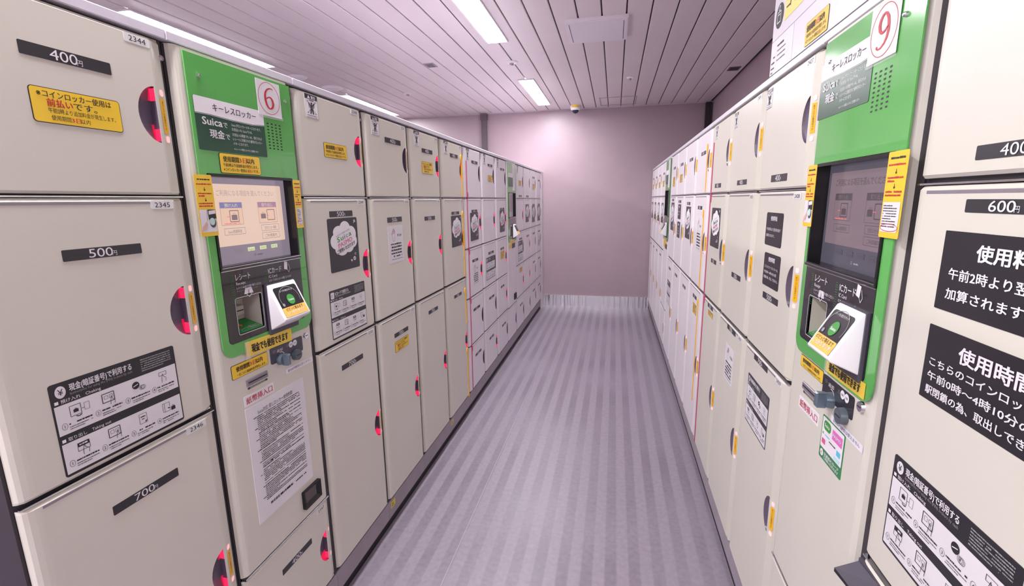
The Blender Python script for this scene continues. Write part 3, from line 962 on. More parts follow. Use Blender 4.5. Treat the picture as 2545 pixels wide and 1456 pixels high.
# ------------------------------------------------------------------ payment kiosk
def screen_content(b, x0, x1, z0, z1, y, dim):
    W_, H_ = x1 - x0, z1 - z0
    X = lambda f: x0 + f * W_
    Z = lambda f: z0 + f * H_
    bg, gr = (peachd, scrgreyd) if dim else (peach, scrgrey)
    tx, tk = (scrdimtxt, scrdimtxt) if dim else (scrtxt, scrdark)
    b.flat([(x0, z0), (x1, z0), (x1, z1), (x0, z1)], y, gr)
    b.flat(rr(X(.04), Z(.215), X(.94), Z(.93), .004), y - .0004, bg)
    y2 = y - .0009
    b.text('ご利用になる項目を選んでください', X(.13), Z(.80), .075 * H_, tx, y2, fit=.70 * W_)
    for (fx, m, t, lay) in ((.15, scrblue, '預け入れ', 0), (.60, scrmauve, '取り出し', 1)):
        m = scrdimtxt if dim else m
        b.flat([(X(fx), Z(.46)), (X(fx + .25), Z(.46)), (X(fx + .25), Z(.72)), (X(fx), Z(.72))], y2, peachd if dim else scrbtn)
        b.flat([(X(fx), Z(.655)), (X(fx + .25), Z(.655)), (X(fx + .25), Z(.72)), (X(fx), Z(.72))], y2 - .0003, m)
        b.outline(X(fx), Z(.46), X(fx + .25), Z(.72), .0008, y2 - .0004, tk)
        b.text(t, X(fx + .125), Z(.668), .05 * H_, bg, y2 - .0006, 'C', bold=.01, fit=.15 * W_)
        c = fx + (.15 if lay == 0 else .165)
        b.outline(X(c - .05), Z(.495), X(c + .05), Z(.625), .0022, y2 - .0004, tk)
        q = fx + (.15 if lay == 0 else .06)
        b.flat([(X(q - .032), Z(.515)), (X(q + .032), Z(.515)), (X(q + .032), Z(.575)), (X(q - .032), Z(.575))], y2 - .0006, tk)
        b.outline(X(q - .012), Z(.575), X(q + .012), Z(.592), .0008, y2 - .0006, tk)
        b.line([(X(fx + .06 if lay == 0 else fx + .10), Z(.555)), (X(fx + .10 if lay == 0 else fx + .14), Z(.555))], .0014, y2 - .0008, scrred)
        if lay == 0:
            b.micro(X(fx + .03), X(fx + .22), Z(.47), .012 * H_, scrred, y2 - .0006)
    for (fx, fz, t) in ((.17, .345, 'Suica残額照会'), (.62, .36, '空きロッカー情報'), (.62, .26, 'ご利用案内')):
        b.outline(X(fx), Z(fz), X(fx + .24), Z(fz + .075), .0009, y2 - .0003, tk)
        b.text(t, X(fx + .12), Z(fz + .018), .045 * H_, tk, y2 - .0004, 'C', fit=.16 * W_)
    for i, t in enumerate(('日本語', 'English', '한국어', '中文')):
        c = .30 + i * .155
        b.flat([(X(c - .045), Z(.125)), (X(c + .045), Z(.125)), (X(c + .045), Z(.175)), (X(c - .045), Z(.175))], y2, gr if i == 0 or dim else scrgreen)
        b.outline(X(c - .045), Z(.125), X(c + .045), Z(.175), .0006, y2 - .0003, tk)
        b.text(t, X(c), Z(.135), .034 * H_, tk, y2 - .0004, 'C', fit=.065 * W_)
    b.text('α', X(.50), Z(.06), .05 * H_, lgrey, y2, 'C')
    b.micro(X(.53), X(.60), Z(.062), .016 * H_, lgrey, y2)

def kiosk(side, k, label, number, far=False):
    W = WL if side == 'L' else WR
    s = W / WL
    R = side == 'R'
    dz = .017 if R else 0
    if side == 'L':
        e = empty('payment_kiosk', (-A, YL0 + k * WL, 0), math.radians(90), label, 'kiosk')
    else:
        e = empty('payment_kiosk', (B, YR0 + (k + 1) * WR, 0), math.radians(-90), label, 'kiosk')
    U = lambda u: u * s
    cm = cream if not far else pale
    MB().box(.0005, W - .0005, .075, .60, .132, TOP + .003, carc).build('carcass', e)
    b = MB()
    b.box(.0005, W - .0005, .012, .58, .046, .131, plinthm)
    b.box(.0005, W - .0005, .022, .56, .0, .046, black)
    b.build('plinth', e)
    MB().box(.0005, W - .0005, -.001, .60, TOP + .004, TOP + .025, railm, .002).build('top_rail', e)
    # side filler strips (dark gap between units)
    ZB = .487 if R else .478
    b = MB()
    b.box(.0005, .008, DT, .075, .132, TOP, black)
    b.box(U(.403), W - .0005, DT - .002, .075, .132, TOP, carc)
    b.build('side_strip', e, label='dark vertical filler strip')
    if not far:
        MB().cyl(W - .011, TOP - .035, .0055, .006, .014, chrome, 14).build('screw', e)
    # openings in body and green panel
    SC_ = (U(.060), 1.343, U(.371), 1.580)        # screen opening
    RC = (U(.094), 1.164 + dz * .5, U(.186), 1.258 + dz * .5)      # receipt opening
    body_out = [(U(.030), ZB), (U(.388), ZB), (U(.388), TOP + .002), (U(.030), TOP + .002)]
    ho = [[(SC_[0] - .002, SC_[1] - .002), (SC_[2] + .002, SC_[1] - .002), (SC_[2] + .002, SC_[3] + .002), (SC_[0] - .002, SC_[3] + .002)],
          [(RC[0] - .002, RC[1] - .002), (RC[2] + .002, RC[1] - .002), (RC[2] + .002, RC[3] + .002), (RC[0] - .002, RC[3] + .002)]]
    b = MB()
    b.flat(body_out, 0, cm, ho)
    prof = [(U(.008), .074), (U(.008), .016), (U(.011), .008), (U(.017), .0025), (U(.024), .0005), (U(.030), 0)]
    prof2 = [(U(.388), 0), (U(.394), .001), (U(.400), .006), (U(.403), .014), (U(.403), .074)]
    for P in (prof, prof2):
        for (xa, ya), (xb, yb) in zip(P, P[1:]):
            b.face([(xa, ya, ZB), (xb, yb, ZB), (xb, yb, TOP + .002), (xa, ya, TOP + .002)], cm)
    for z, d in ((ZB, 1), (TOP + .002, 0)):
        q = [(U(.008), .074, z), (U(.403), .074, z), (U(.403), .012, z), (U(.388), 0, z), (U(.030), 0, z), (U(.008), .012, z)]
        b.face(q if d else q[::-1], cm)
    b.build('body_panel', e)
    # green acrylic front with black panel and screen surround
    ZG = 1.108 + dz * .6
    hb = [(U(.056), 1.143 + dz * .6), (U(.370), 1.143 + dz * .6), (U(.370), 1.580), (U(.056), 1.580)]
    g = MB()
    gp = rr(U(.034), ZG, U(.400), 1.853, .034, 6, (1, 1, 0, 0))
    inner = rr(U(.056), 1.143 + dz * .6, U(.371), 1.5815, .012, 4, (1, 1, 0, 0))
    g.plate(gp, -.0055, -.0025, greenp, [inner])
    g.build('green_panel', e, label='glossy green acrylic front')
    bl = MB()
    lower = rr(U(.057), 1.144 + dz * .6, U(.370), 1.336, .011, 4, (1, 1, 0, 0))
    bl.plate(lower, -.0060, -.0002, blackp, [[(RC[0], RC[1]), (RC[2], RC[1]), (RC[2], RC[3]), (RC[0], RC[3])]])
    if not far:
        y = -.0066
        U_ = U
        U = lambda u: U_(u) + (.012 if R else 0)
        bl.text('レシート', U(.102), 1.308, .020, white, y, fit=U(.052), bold=.01)
        bl.text('Receipt', U(.102), 1.295, .011, white, y)
        bl.text('レシートは必ずお受け取りください', U(.102), 1.284, .0075, white, y, fit=U(.09))
        bl.text('Please be sure to take the receipt', U(.102), 1.277, .006, lgrey, y, fit=U(.075), res=1)
        bl.text('ICカード', U(.224), 1.308, .020, white, y, fit=U(.056), bold=.01)
        bl.text('IC Card', U(.224), 1.295, .011, white, y)
        bl.text('ICカードはロッカーの鍵になります', U(.224), 1.284, .0075, white, y, fit=U(.095))
        bl.text('Unlock the locker by using IC Card', U(.224), 1.277, .006, lgrey, y, fit=U(.08), res=1)
        for (u0_, n_) in ((.084, 15), (.207, 12)):
            for i in range(n_):
                for j in range(3):
                    x = U(u0_) + j * .004
                    z = 1.322 - i * .0052
                    bl.face([(x, y, z), (x + .0022, y, z), (x + .0022, y, z + .0012), (x, y, z + .0012)], suicag)
        # receipt arrow and card pictogram
        xc = U(.142)
        zt = RC[3] + .0245
        bl.flat([(xc - .017, zt - .016), (xc + .017, zt - .016), (xc + .011, zt), (xc - .011, zt)], y, white)
        bl.line([(xc, zt - .006), (xc, zt - .024)], .0018, y - .0004, ink)
        bl.line([(xc - .010, zt - .016), (xc, zt - .025), (xc + .010, zt - .016)], .0018, y - .0008, white)
        bl.flat([(U(.292), 1.312), (U(.306), 1.308), (U(.309), 1.332), (U(.295), 1.335)], y, white)
        bl.line([(U(.300), 1.318), (U(.312), 1.300), (U(.318), 1.310), (U(.312), 1.326)], .0012, y - .0004, white)
        U = U_
        pr = rr(RC[0] - .003, RC[1] - .003, RC[2] + .003, RC[3] + .003, .006, 3)
        bl.line(pr + [pr[0]], .0014, y, white)
    bl.build('black_panel', e, label='glossy black payment panel')
    # screen with deep bezel
    sb = MB()
    fo = [(U(.057), 1.338), (U(.370), 1.338), (U(.370), 1.5805), (U(.057), 1.5805)]
    fi = [(U(.063), 1.348), (U(.364), 1.348), (U(.364), 1.574), (U(.063), 1.574)]
    sb.plate(fo, -.0085, -.0002, bezel, [fi])
    sb.wall(fi, -.0002, .022, bezel, True)
    sb.box(U(.057), U(.370), -.012, -.0085, 1.338, 1.346, blackp, .0015)
    sb.box(U(.058), U(.369), -.0126, -.0112, 1.3445, 1.3458, chrome)
    sb.box(U(.058), U(.369), -.0075, -.0055, 1.3355, 1.3370, chrome)
    sb.build('screen_bezel', e)
    sc = MB()
    if far:
        sc.flat([(U(.063), 1.348), (U(.364), 1.348), (U(.364), 1.574), (U(.063), 1.574)], .021, scrgrey)
        sc.flat(rr(U(.08), 1.395, U(.345), 1.56, .004), .0205, peachd)
    else:
        screen_content(sc, U(.063), U(.364), 1.348, 1.574, .0205, R)
    sc.build('screen', e)
    # receipt tray
    t = MB()
    y1 = .058
    x0, z0, x1, z1 = RC
    t.face([(x0, -.004, z0), (x0, y1, z0 + .02), (x0, y1, z1), (x0, -.004, z1)], tray)
    t.face([(x1, -.004, z0), (x1, -.004, z1), (x1, y1, z1), (x1, y1, z0 + .02)], tray)
    t.face([(x0, y1, z0 + .02), (x1, y1, z0 + .02), (x1, y1, z1), (x0, y1, z1)], tray)
    t.face([(x0, -.004, z1), (x0, y1, z1), (x1, y1, z1), (x1, -.004, z1)], tray)
    t.face([(x0, -.004, z0), (x1, -.004, z0), (x1, y1, z0 + .02), (x0, y1, z0 + .02)], dgreen)
    t.box(x0 + .012, x1 - .012, y1 - .014, y1 - .001, z0 + .035, z0 + .062, tray, .002)
    t.box(x0 + .016, x1 - .016, y1 - .0148, y1 - .0138, z0 + .047, z0 + .050, ink)
    if not far:
        sl = lambda x, q: (x, -.004 + (q / .06) * (y1 + .004), z0 + .0008 + .02 * (q / .06))
        gb = [(x0 + .001, .001), (x1 - .001, .001), (x1 - .001, .055), (x0 + .001, .055)]
        t.face([sl(*p) for p in gb], mat('tray_green', hexc(40, 140, 60), .35))
        sl2 = lambda x, q: (sl(x, q)[0], sl(x, q)[1], sl(x, q)[2] + .0008)
        t.text('レシート取出口', (x0 + x1) / 2, .008, .013, white, align='C', fit=(x1 - x0) * .85, xf=sl2)
        t.face([sl2(x0 + .004, .038), sl2(x0 + .032, .038), sl2(x0 + .032, .052), sl2(x0 + .004, .052)], white)
        om = mat('arrow_orange', hexc(235, 110, 60), .4)
        xc = x0 + .040
        t.face([sl2(xc - .005, .034), sl2(xc + .005, .034), sl2(xc + .005, .046), sl2(xc - .005, .046)], om)
        t.face([sl2(xc - .011, .034), sl2(xc, .024), sl2(xc + .011, .034)], om)
    t.build('receipt_tray', e)
    # card reader wedge
    c = MB()
    xa, xb = (U(.205), U(.322)) if not R else (.268, .374)
    zt, zl, zb = 1.273 + dz * .6, 1.176 + dz * .6, 1.142 + dz * .6
    yt, yl = (-.016, -.062) if not R else (-.018, -.066)
    if R:
        zl, zb = 1.194, 1.163
    yb = -.008
    r = .004
    prof_s = [(yb, zb), (yl + .003, zl - .006), (yl, zl), (yt, zt), (yt + .004, zt + .003), (yb, zt + .004)]
    for x, rev in ((xa, 0), (xb, 1)):
        q = [(x, p[0], p[1]) for p in prof_s]
        inn = [(x + (r if not rev else -r), p[0], p[1]) for p in prof_s]
        c.face(q if not rev else q[::-1], readerw)
    for (p, q) in zip(prof_s, prof_s[1:]):
        c.face([(xa, p[0], p[1]), (xb, p[0], p[1]), (xb, q[0], q[1]), (xa, q[0], q[1])], readerw)
    for x_ in (xa, xb):
        pass
    ro = c.build('card_reader', e, True, label='white wedge-shaped card reader')
    import bmesh
    bm = bmesh.new(); bm.from_mesh(ro.data)
    bmesh.ops.remove_doubles(bm, verts=bm.verts, dist=.0001)
    bmesh.ops.recalc_face_normals(bm, faces=bm.faces)
    eds = [ed for ed in bm.edges if len(ed.link_faces) == 2 and ed.calc_face_angle(0) > .5]
    bmesh.ops.bevel(bm, geom=eds, offset=.0028, segments=3, affect='EDGES', profile=.5)
    bm.to_mesh(ro.data); bm.free()
    bb = MB().box(xa - .004, xb + .004, -.012, -.006, zb - .012, zt + .006, darkgrey)
    bb.build('reader_base', e)
    # label on the sloping face
    fl = MB()
    n_ = Vector((0, yt - yl, zt - zl)).normalized()
    L_ = math.hypot(yt - yl, zt - zl)
    nrm = Vector((0, -(zt - zl), (yt - yl))).normalized()
    def sf(x, q, off=.0006):
        return (x, yl + n_.y * q + nrm.y * off, zl + n_.z * q + nrm.z * off)
    fl.face([sf(*p) for p in rr(xa + .009, .005, xb - .008, L_ - .009, .008, 4, (0, 0, 1, 1))], signk)
    fl.face([sf(*p, .001) for p in rr(xa + .009, .005, xb - .008, .034, .003, 3)], mat('reader_yellow', hexc(245, 190, 90), .4))
    if not far:
        g1 = lambda x, q: sf(x, q, .0016)
        xm = (xa + xb) / 2
        fl.text('ピピッと鳴るまで', xm, .0235, .0105, ink, align='C', fit=U(.072), bold=.01, xf=g1)
        fl.text('しっかりタッチ', xm, .0125, .0105, white, align='C', fit=U(.075), bold=.02, xf=g1)
        fl.face([g1(x, q) for x, q in circ(xm + .002, .055, .016, .016, 20)], suicag)
        fl.text('Suica', xm + .002, .051, .009, white, align='C', fit=.022, bold=.03, xf=lambda x, q: sf(x, q, .002))
        fl.text('カードを1枚だけタッチ', xm, .082, .007, white, align='C', fit=U(.055), xf=g1)
        o_ = circ(xm, .058, .042, .038, 26, -20, 200)
        i_ = circ(xm, .058, .0405, .0365, 26, -20, 200)
        for q1 in range(len(o_) - 1):
            fl.face([g1(*o_[q1]), g1(*o_[q1 + 1]), g1(*i_[q1 + 1]), g1(*i_[q1])], lgrey)
        for cx_ in (xa + .022,):
            fl.face([g1(x, q) for x, q in circ(cx_, .043, .005, .005, 12)], lgrey)
    fl.build('reader_label', e)
    if far:
        # small yellow and grey fittings visible from afar
        MB().plate(rr(U(.109), 1.090, U(.294), 1.133, .002), -.0065, -.0002, yellow).build('cash_sticker', e)
        MB().plate(rr(U(.055), 1.047, U(.19), 1.085, .003), -.0008, 0, yellow).build('notice_sticker', e)
        MB().plate(rr(U(.20), 1.04, U(.345), 1.087, .004), -.001, 0, signk).build('coin_panel', e)
        MB().plate(rr(U(.255), 1.60, U(.352), 1.846, .002), -.007, -.0056, paper).build('number_sheet', e)
        MB().plate(rr(U(.045), 1.635, U(.275), 1.72, .002), -.0062, -.0056, dgreen).plate(rr(U(.045), 1.7205, U(.275), 1.76, .002), -.0062, -.0056, white).build('title_panel', e)
    else:
        # title panel
        dzp, dup = (.048, -.017) if R else (0, 0)
        b = MB()
        y = -.0065
        u0_, u1_ = U(.044), U(.274)
        b.plate(rr(u0_, 1.636, u1_, 1.760, .004), y, -.0056, dgreen)
        top = [(u0_, 1.722), (u0_ + (u1_ - u0_) * .2, 1.7225), (u0_ + (u1_ - u0_) * .5, 1.719), (u0_ + (u1_ - u0_) * .8, 1.7185), (u1_, 1.7225), (u1_, 1.757), (u1_ - .003, 1.760), (u0_ + .003, 1.760), (u0_, 1.757)]
        b.flat(top, y - .0004, white)
        b.line([(p[0], p[1] - .0018) for p in top[:5]], .0009, y - .0005, white)
        b.text('キーレスロッカー', U(.098), 1.733, .0205, ink, y - .0008, fit=U(.145), bold=.01)
        y -= .0007
        b.text('Suica', U(.062), 1.697, .025, white, y, fit=U(.060), bold=.02)
        b.text('で', U(.125), 1.697, .016, white, y, bold=.01)
        b.text('現金', U(.080), 1.669, .022, white, y, fit=U(.045), bold=.02)
        b.text('で', U(.129), 1.669, .016, white, y, bold=.01)
        for st, z, wd in (('Suica がロッカーのキーになります。', 1.704, .105), ('お支払いも SuicaでOK。', 1.693, .072), ('お支払いは現金でも OK。発行される', 1.680, .105),
                          ('レシートに印刷された番号がロッカー', 1.669, .105), ('のキーになります。', 1.658, .052), ('※レシートの保管には十分ご注意願います。', 1.645, .088)):
            b.text(st, U(.152), z, .0085 if z > 1.65 else .006, white, y, fit=U(wd), res=1)
        tp_ = b.build('title_panel', e, label='white and dark green title panel')
        tp_.location = (dup, 0, dzp)
        # speaker holes
        sp = MB()
        for i in range(9):
            for j in range(4):
                x = U(.286) - (.018 if R else 0) + j * U(.0165)
                z = 1.7325 - i * .0085
                sp.face([(x, -.0058, z - .0035), (x + .0075, -.0058, z - .0035), (x + .0075, -.0058, z), (x, -.0058, z)], ink)
        sp.build('speaker_grille', e)
        for (x, z) in ((.068, 1.806), (.375 if not R else .348, 1.806)):
            MB().cyl(U(x), z, .0022, -.0115, -.0095, chrome, 14, .0042).cyl(U(x), z, .0042, -.0095, -.0054, chrome, 14, .0050).build('dome_screw', e, label='chrome dome screw')
        # numbered sheet
        b = MB()
        n0, n1 = (U(.256), U(.352)) if not R else (.247, .347)
        zz0, zz1 = 1.751, 1.846
        if R:
            zz0, zz1 = 1.751, 1.851
        y = -.0078
        b.plate(rr(n0, zz0, n1, zz1, .0015, 2), y, y + .0006, paper)
        cx, cz = (n0 + n1) / 2, (zz0 + zz1) / 2 + .001
        b.ring(cx, cz, (n1 - n0) * .45, (zz1 - zz0) * .455, .0014, y - .0005, red, 36)
        six = [(.42, .92, .05), (.30, 1.0, .06), (.10, .98, .08), (-.14, .80, .11), (-.30, .50, .15), (-.36, .15, .18), (-.35, -.20, .19), (-.28, -.60, .17), (-.14, -.88, .12), (.0, -.97, .09),
               (.16, -.90, .12), (.28, -.68, .17), (.33, -.42, .19), (.28, -.12, .17), (.16, .08, .12), (.02, .13, .08), (-.14, .06, .07), (-.30, -.10, .07)]
        sg = 1 if number == '6' else -1
        wn, hn = (n1 - n0) * .46, (zz1 - zz0) * .30
        for i_, (p_, q_) in enumerate(zip(six, six[1:])):
            xa_, za_, ta = cx + sg * p_[0] * wn, cz + sg * p_[1] * hn, p_[2] * wn * .5
            xb_, zb2, tb = cx + sg * q_[0] * wn, cz + sg * q_[1] * hn, q_[2] * wn * .5
            dd_ = Vector((xb_ - xa_, zb2 - za_)).normalized()
            nx, nz = -dd_.y, dd_.x
            yy_ = y - .0004 - i_ * .00006
            b.face([(xa_ - nx * ta, yy_, za_ - nz * ta), (xb_ - nx * tb, yy_, zb2 - nz * tb), (xb_ + nx * tb, yy_, zb2 + nz * tb), (xa_ + nx * ta, yy_, za_ + nz * ta)], red)
            b.flat(circ(xb_, zb2, tb, n=10), yy_ - .00003, red)
        if sg < 0:
            b.flat(circ(cx - .40 * wn, cz - .86 * hn, .06 * wn, n=12), y - .0008, red)
        b.flat(rr(n0 - .003, zz0 - .006, n1 + .003, zz0 + .004, .001, 2), y - .0008, clearm)
        b.build('number_sheet', e, label='white sheet with a red circled %s' % number)
        if not R:
            yb_ = yel_B(U(.099), U(.240), 1.584, 1.634)
            o = yb_.build('notice_sticker', e, label='yellow three-day limit sticker above the screen')
            o.location.y = -.0062
            o = yel_C(U(.054), U(.190), 1.046, 1.085).build('notice_sticker', e, label='yellow per-day charge sticker below the green panel')
        else:
            o = yel_C(U(.067), U(.198), 1.080, 1.111).build('notice_sticker', e, label='yellow per-day charge sticker below the green panel')
        # tall yellow card guides at both sides of the screen
        for (xx0, xx1, photo) in ((U(.013), U(.064), True), (U(.369), U(.402), False) if not R else (U(.360), U(.418), False)):
            b = MB()
            z0_, z1_ = 1.430, 1.577
            if R:
                z0_, z1_ = 1.432, 1.580
            ys = -.0096
            b.plate(rr(xx0, z0_, xx1, z1_, .003, 3), ys, ys + .0007, yellow)
            wd = xx1 - xx0
            yy = ys - .0005
            b.micro(xx0 + wd * .15, xx1 - wd * .1, z1_ - .013, .0038, ink, yy, seed=1)
            b.micro(xx0 + wd * .08, xx1 - wd * .04, z1_ - .024, .0032, red, yy, seed=2)
            b.micro(xx0 + wd * .10, xx1 - wd * .08, z1_ - .046, .0035, red, yy, seed=3)
            b.micro(xx0 + wd * .12, xx1 - wd * .5, z1_ - .052, .0035, red, yy, seed=4)
            b.micro(xx0 + wd * .08, xx1 - wd * .06, z1_ - .070, .0035, red, yy, seed=5)
            b.micro(xx0 + wd * .08, xx1 - wd * .1, z1_ - .076, .0035, red, yy, seed=6)
            for zc in (z1_ - .035, z1_ - .060):
                b.line([(xx0 + wd * .5, zc + .005), (xx0 + wd * .5, zc - .001)], .0014, yy, ink)
                b.flat([(xx0 + wd * .5 - .003, zc), (xx0 + wd * .5, zc - .004), (xx0 + wd * .5 + .003, zc)], yy, ink)
            if photo:
                a0, a1, b0, b1 = xx0 + .002, xx1 - .002, z0_ + .010, z0_ + .064
                b.flat([(a0, b0), (a1, b0), (a1, b1), (a0, b1)], yy, paper)
                ww = a1 - a0
                b.flat([(a0 + ww * .52, b0 + .030), (a1, b0 + .032), (a1, b1), (a0 + ww * .5, b1)], yy - .0003, signk)
                b.flat([(a0 + ww * .55, b1 - .012), (a1 - .001, b1 - .010), (a1 - .001, b1 - .001), (a0 + ww * .55, b1 - .003)], yy - .0006, paper)
                b.flat(circ(a0 + ww * .76, b0 + .022, ww * .20, .012, 14), yy - .0004, darkgrey)
                b.flat(circ(a0 + ww * .72, b0 + .025, ww * .17, .009, 14), yy - .0007, mat('photo_mint', hexc(190, 220, 215), .5))
                skin = mat('photo_skin', hexc(215, 175, 160), .5)
                b.flat([(a0, b0 + .001), (a0 + ww * .28, b0 + .006), (a0 + ww * .42, b0 + .018), (a0 + ww * .38, b0 + .026), (a0 + ww * .22, b0 + .018), (a0 + ww * .06, b0 + .012)], yy - .0005, skin)
                b.line([(a0 + ww * .46, b1), (a0 + ww * .42, b0 + .026)], .0009, yy - .0003, inkg)
            else:
                a0, a1, b0, b1 = xx0 + .004, xx1 - .004, z0_ + .010, z0_ + .062
                b.flat([(a0, b0), (a1 - .003, b0), (a1, b0 + .004), (a1, b1), (a0, b1)], yy, paper)
                for i in range(9):
                    b.micro(a0 + .002, a1 - .004, b1 - .007 - i * .0045, .0018, ink, yy - .0003, .6 if i in (0, 5) else .9, seed=40 + i)
                b.ring((a0 + a1) / 2, b0 + .008, (a1 - a0) * .52, .007, .0011, yy - .0004, red, 20)
            b.build('card_guide', e, label='tall yellow card guide sticker')
        # cash strip
        b = MB()
        if not R:
            Q = [(U(.108), 1.094), (U(.294), 1.088), (U(.293), 1.130), (U(.107), 1.136)]
        else:
            Q = [(U(.218), 1.122), (U(.380), 1.124), (U(.380), 1.156), (U(.219), 1.154)]
        y = -.0072
        b.flat(Q, y, mat('cash_strip_yellow', hexc(246, 205, 60) if R else hexc(232, 200, 70), .35))
        b.wall(Q, y, y + .0007, yellow)
        wd, hh = Q[1][0] - Q[0][0], Q[3][1] - Q[0][1]
        dzr = (Q[1][1] - Q[0][1]) / wd
        b.text('現金でも使用できます', Q[0][0] + wd * .10, 0, hh * .62, ink, bold=.03, fit=wd * .80,
               xf=lambda x, z: (x, y - .0005, Q[0][1] + hh * .24 + z + (x - Q[0][0]) * dzr))
        b.flat([(Q[0][0] - .006, Q[0][1] - .008), (Q[0][0] + .012, Q[0][1] - .008), (Q[0][0] + .012, Q[3][1] + .002), (Q[0][0] - .006, Q[3][1] + .002)], y - .0003, clearm)
        b.build('cash_sticker', e, label='yellow strip with bold black lettering')
        # coin panel
        zq = 1.038 if not R else 1.060
        b = MB()
        b.plate(rr(U(.200), zq, U(.348) if not R else U(.338), zq + .049, .006), -.0012, 0, darkgrey if not R else signk)
        y = -.0017
        b.text('返却', U(.228), zq + .030, .010, white, y, fit=U(.026))
        for i in range(3):
            b.line([(U(.211), zq + .033 + i * .003), (U(.222), zq + .034 + i * .003)], .0007, y, lgrey)
            b.line([(U(.272), zq + .033 + i * .003), (U(.281), zq + .034 + i * .003)], .0007, y, lgrey)
        b.line(circ(U(.243), zq + .010, .018, .017, 8, 20, 100), .0018, y, white)
        for i, t_ in enumerate(('500', '100')):
            cx = U(.292) + i * .019
            b.flat(circ(cx, zq + .036, .0095, n=18), y - .0002 * i, white)
            b.text(t_, cx, zq + .0335, .0075, ink, y - .0006, 'C')
        b.build('coin_panel', e)
        kx, kz = U(.240) + (.008 if R else 0), zq + (.004 if R else .006)
        kb = MB()
        kb.cyl(kx, kz, .0165, -.016, -.001, knobm, 24, .018)
        kb.box(kx - .007, kx + .007, -.034, -.014, kz - .017, kz + .017, knobm, .003)
        kb.build('return_knob', e, label='blue-grey twist knob')
        cx, cz = U(.308), zq + (-.002 if not R else -.004)
        b = MB().cyl(cx, cz, .0165, -.014, -.001, coinm, 24, .018)
        b.box(cx - .010, cx + .010, -.0146, -.0139, cz - .0012, cz + .0012, ink)
        b.build('coin_slot', e)
        lx, lz = U(.366), zq + .044
        b = MB().cyl(lx, lz, .010, -.006, 0, chrome, 20, .0115)
        b.box(lx - .0055, lx + .0055, -.0066, -.0058, lz - .0011, lz + .0011, ink)
        b.build('key_lock', e, label='chrome key lock')
        # note about coins
        b = MB()
        q0, q1, zn = (U(.256), U(.392), .987) if not R else (U(.256), U(.388), 1.018)
        b.flat([(q0, zn + .001), (q1, zn - .001), (q1, zn + .015), (q0, zn + .017)], -.0008, white)
        b.text('新500円硬貨は使えません', q0 + (q1 - q0) * .08, zn + .005, .0095, mat('ink_blue_grey', hexc(110, 110, 150), .6), -.0013, fit=(q1 - q0) * .84)
        b.build('coin_note', e)
        # bill slot
        zz = 1.001 if not R else 1.020
        b = MB()
        b.box(U(.099), U(.180), -.004, 0, zz + .010, zz + .029, mat('bill_slot_grey', hexc(140, 132, 142), .35, metal=.3), .0015)
        b.box(U(.104), U(.175), -.0045, -.0038, zz + .018, zz + .0215, ink)
        for i in range(14):
            x = U(.112) + i * U(.0042)
            b.face([(x, -.0006, zz), (x + .002, -.0006, zz), (x + .002, -.0006, zz + .006), (x, -.0006, zz + .006)], darkgrey)
        for x in (U(.102), U(.170)):
            b.face([(x, -.0006, zz), (x + .009, -.0006, zz), (x + .009, -.0006, zz + .006), (x, -.0006, zz + .006)], darkgrey)
        b.build('bill_slot', e)
        b = MB()
        zb_ = .956 if not R else .975
        b.plate(rr(U(.084), zb_, U(.200), zb_ + .030, .002), -.0008, 0, white)
        b.text('紙幣挿入口', U(.142), zb_ + .007, .021, red, -.0013, 'C', fit=U(.102), bold=.01)
        b.build('bill_slot_label', e)
        if not R:
            # long sheet of terms
            b = MB()
            t0, t1, zz0, zz1 = U(.083), U(.333), .594, .950
            b.plate(rr(t0, zz0, t1, zz1, .001, 2), -.0009, 0, paper)
            wd = t1 - t0
            b.text('Suica対応 貸しロッカー使用約款', t0 + wd * .17, zz1 - .032, .0145, ink, -.0014, fit=wd * .60)
            z = zz1 - .040
            i = 0
            rg = random.Random(5)
            while z > zz0 + .055:
                ind = .12 if i % 6 == 0 else .15
                fill = 1.0 if rg.random() > .22 else rg.uniform(.3, .8)
                if i % 6 == 0:
                    b.micro(t0 + wd * .10, t0 + wd * .125, z, .0028, ink, -.0014)
                b.micro(t0 + wd * ind, t0 + wd * .90, z, .0029 if i % 9 else .0036, ink if i % 5 else inkg, -.0014, fill, seed=i)
                z -= .0056 if rg.random() > .1 else .0085
                i += 1
            b.flat(circ(t0 + wd * .30, zz0 + .165, .0045, .003, 12), -.0018, ink)
            b.text('株式会社', t0 + wd * .20, zz0 + .034, .009, ink, -.0014, bold=.03, fit=wd * .16)
            b.micro(t0 + wd * .37, t0 + wd * .62, zz0 + .034, .007, ink, -.0014, seed=77)
            b.micro(t0 + wd * .66, t0 + wd * .90, zz0 + .034, .005, ink, -.0014, seed=78)
            b.build('terms_sheet', e, label='long white sheet of printed terms')
        else:
            # card brands sticker
            b = MB()
            t0, t1, zz0, zz1 = U(.219), U(.323), .917, 1.019
            gm = mat('sticker_green', hexc(50, 130, 75), .35)
            b.plate(rr(t0, zz0, t1, zz1, .004), -.0008, 0, gm)
            wd, hh = t1 - t0, zz1 - zz0
            X = lambda f: t0 + f * wd
            Z = lambda f: zz0 + f * hh
            b.flat(rr(X(.03), Z(.26), X(.97), Z(.97), .003), -.0011, white)
            b.flat(rr(X(.10), Z(.70), X(.42), Z(.92), .009), -.0015, suicag)
            b.text('Suica', X(.26), Z(.78), .11 * hh, white, -.0019, 'C', fit=.22 * wd, bold=.02)
            b.flat([(X(.50), Z(.66)), (X(.92), Z(.66)), (X(.92), Z(.88)), (X(.50), Z(.88))], -.0015, lilac)
            b.text('PASMO', X(.71), Z(.74), .10 * hh, white, -.0019, 'C', fit=.34 * wd, bold=.02)
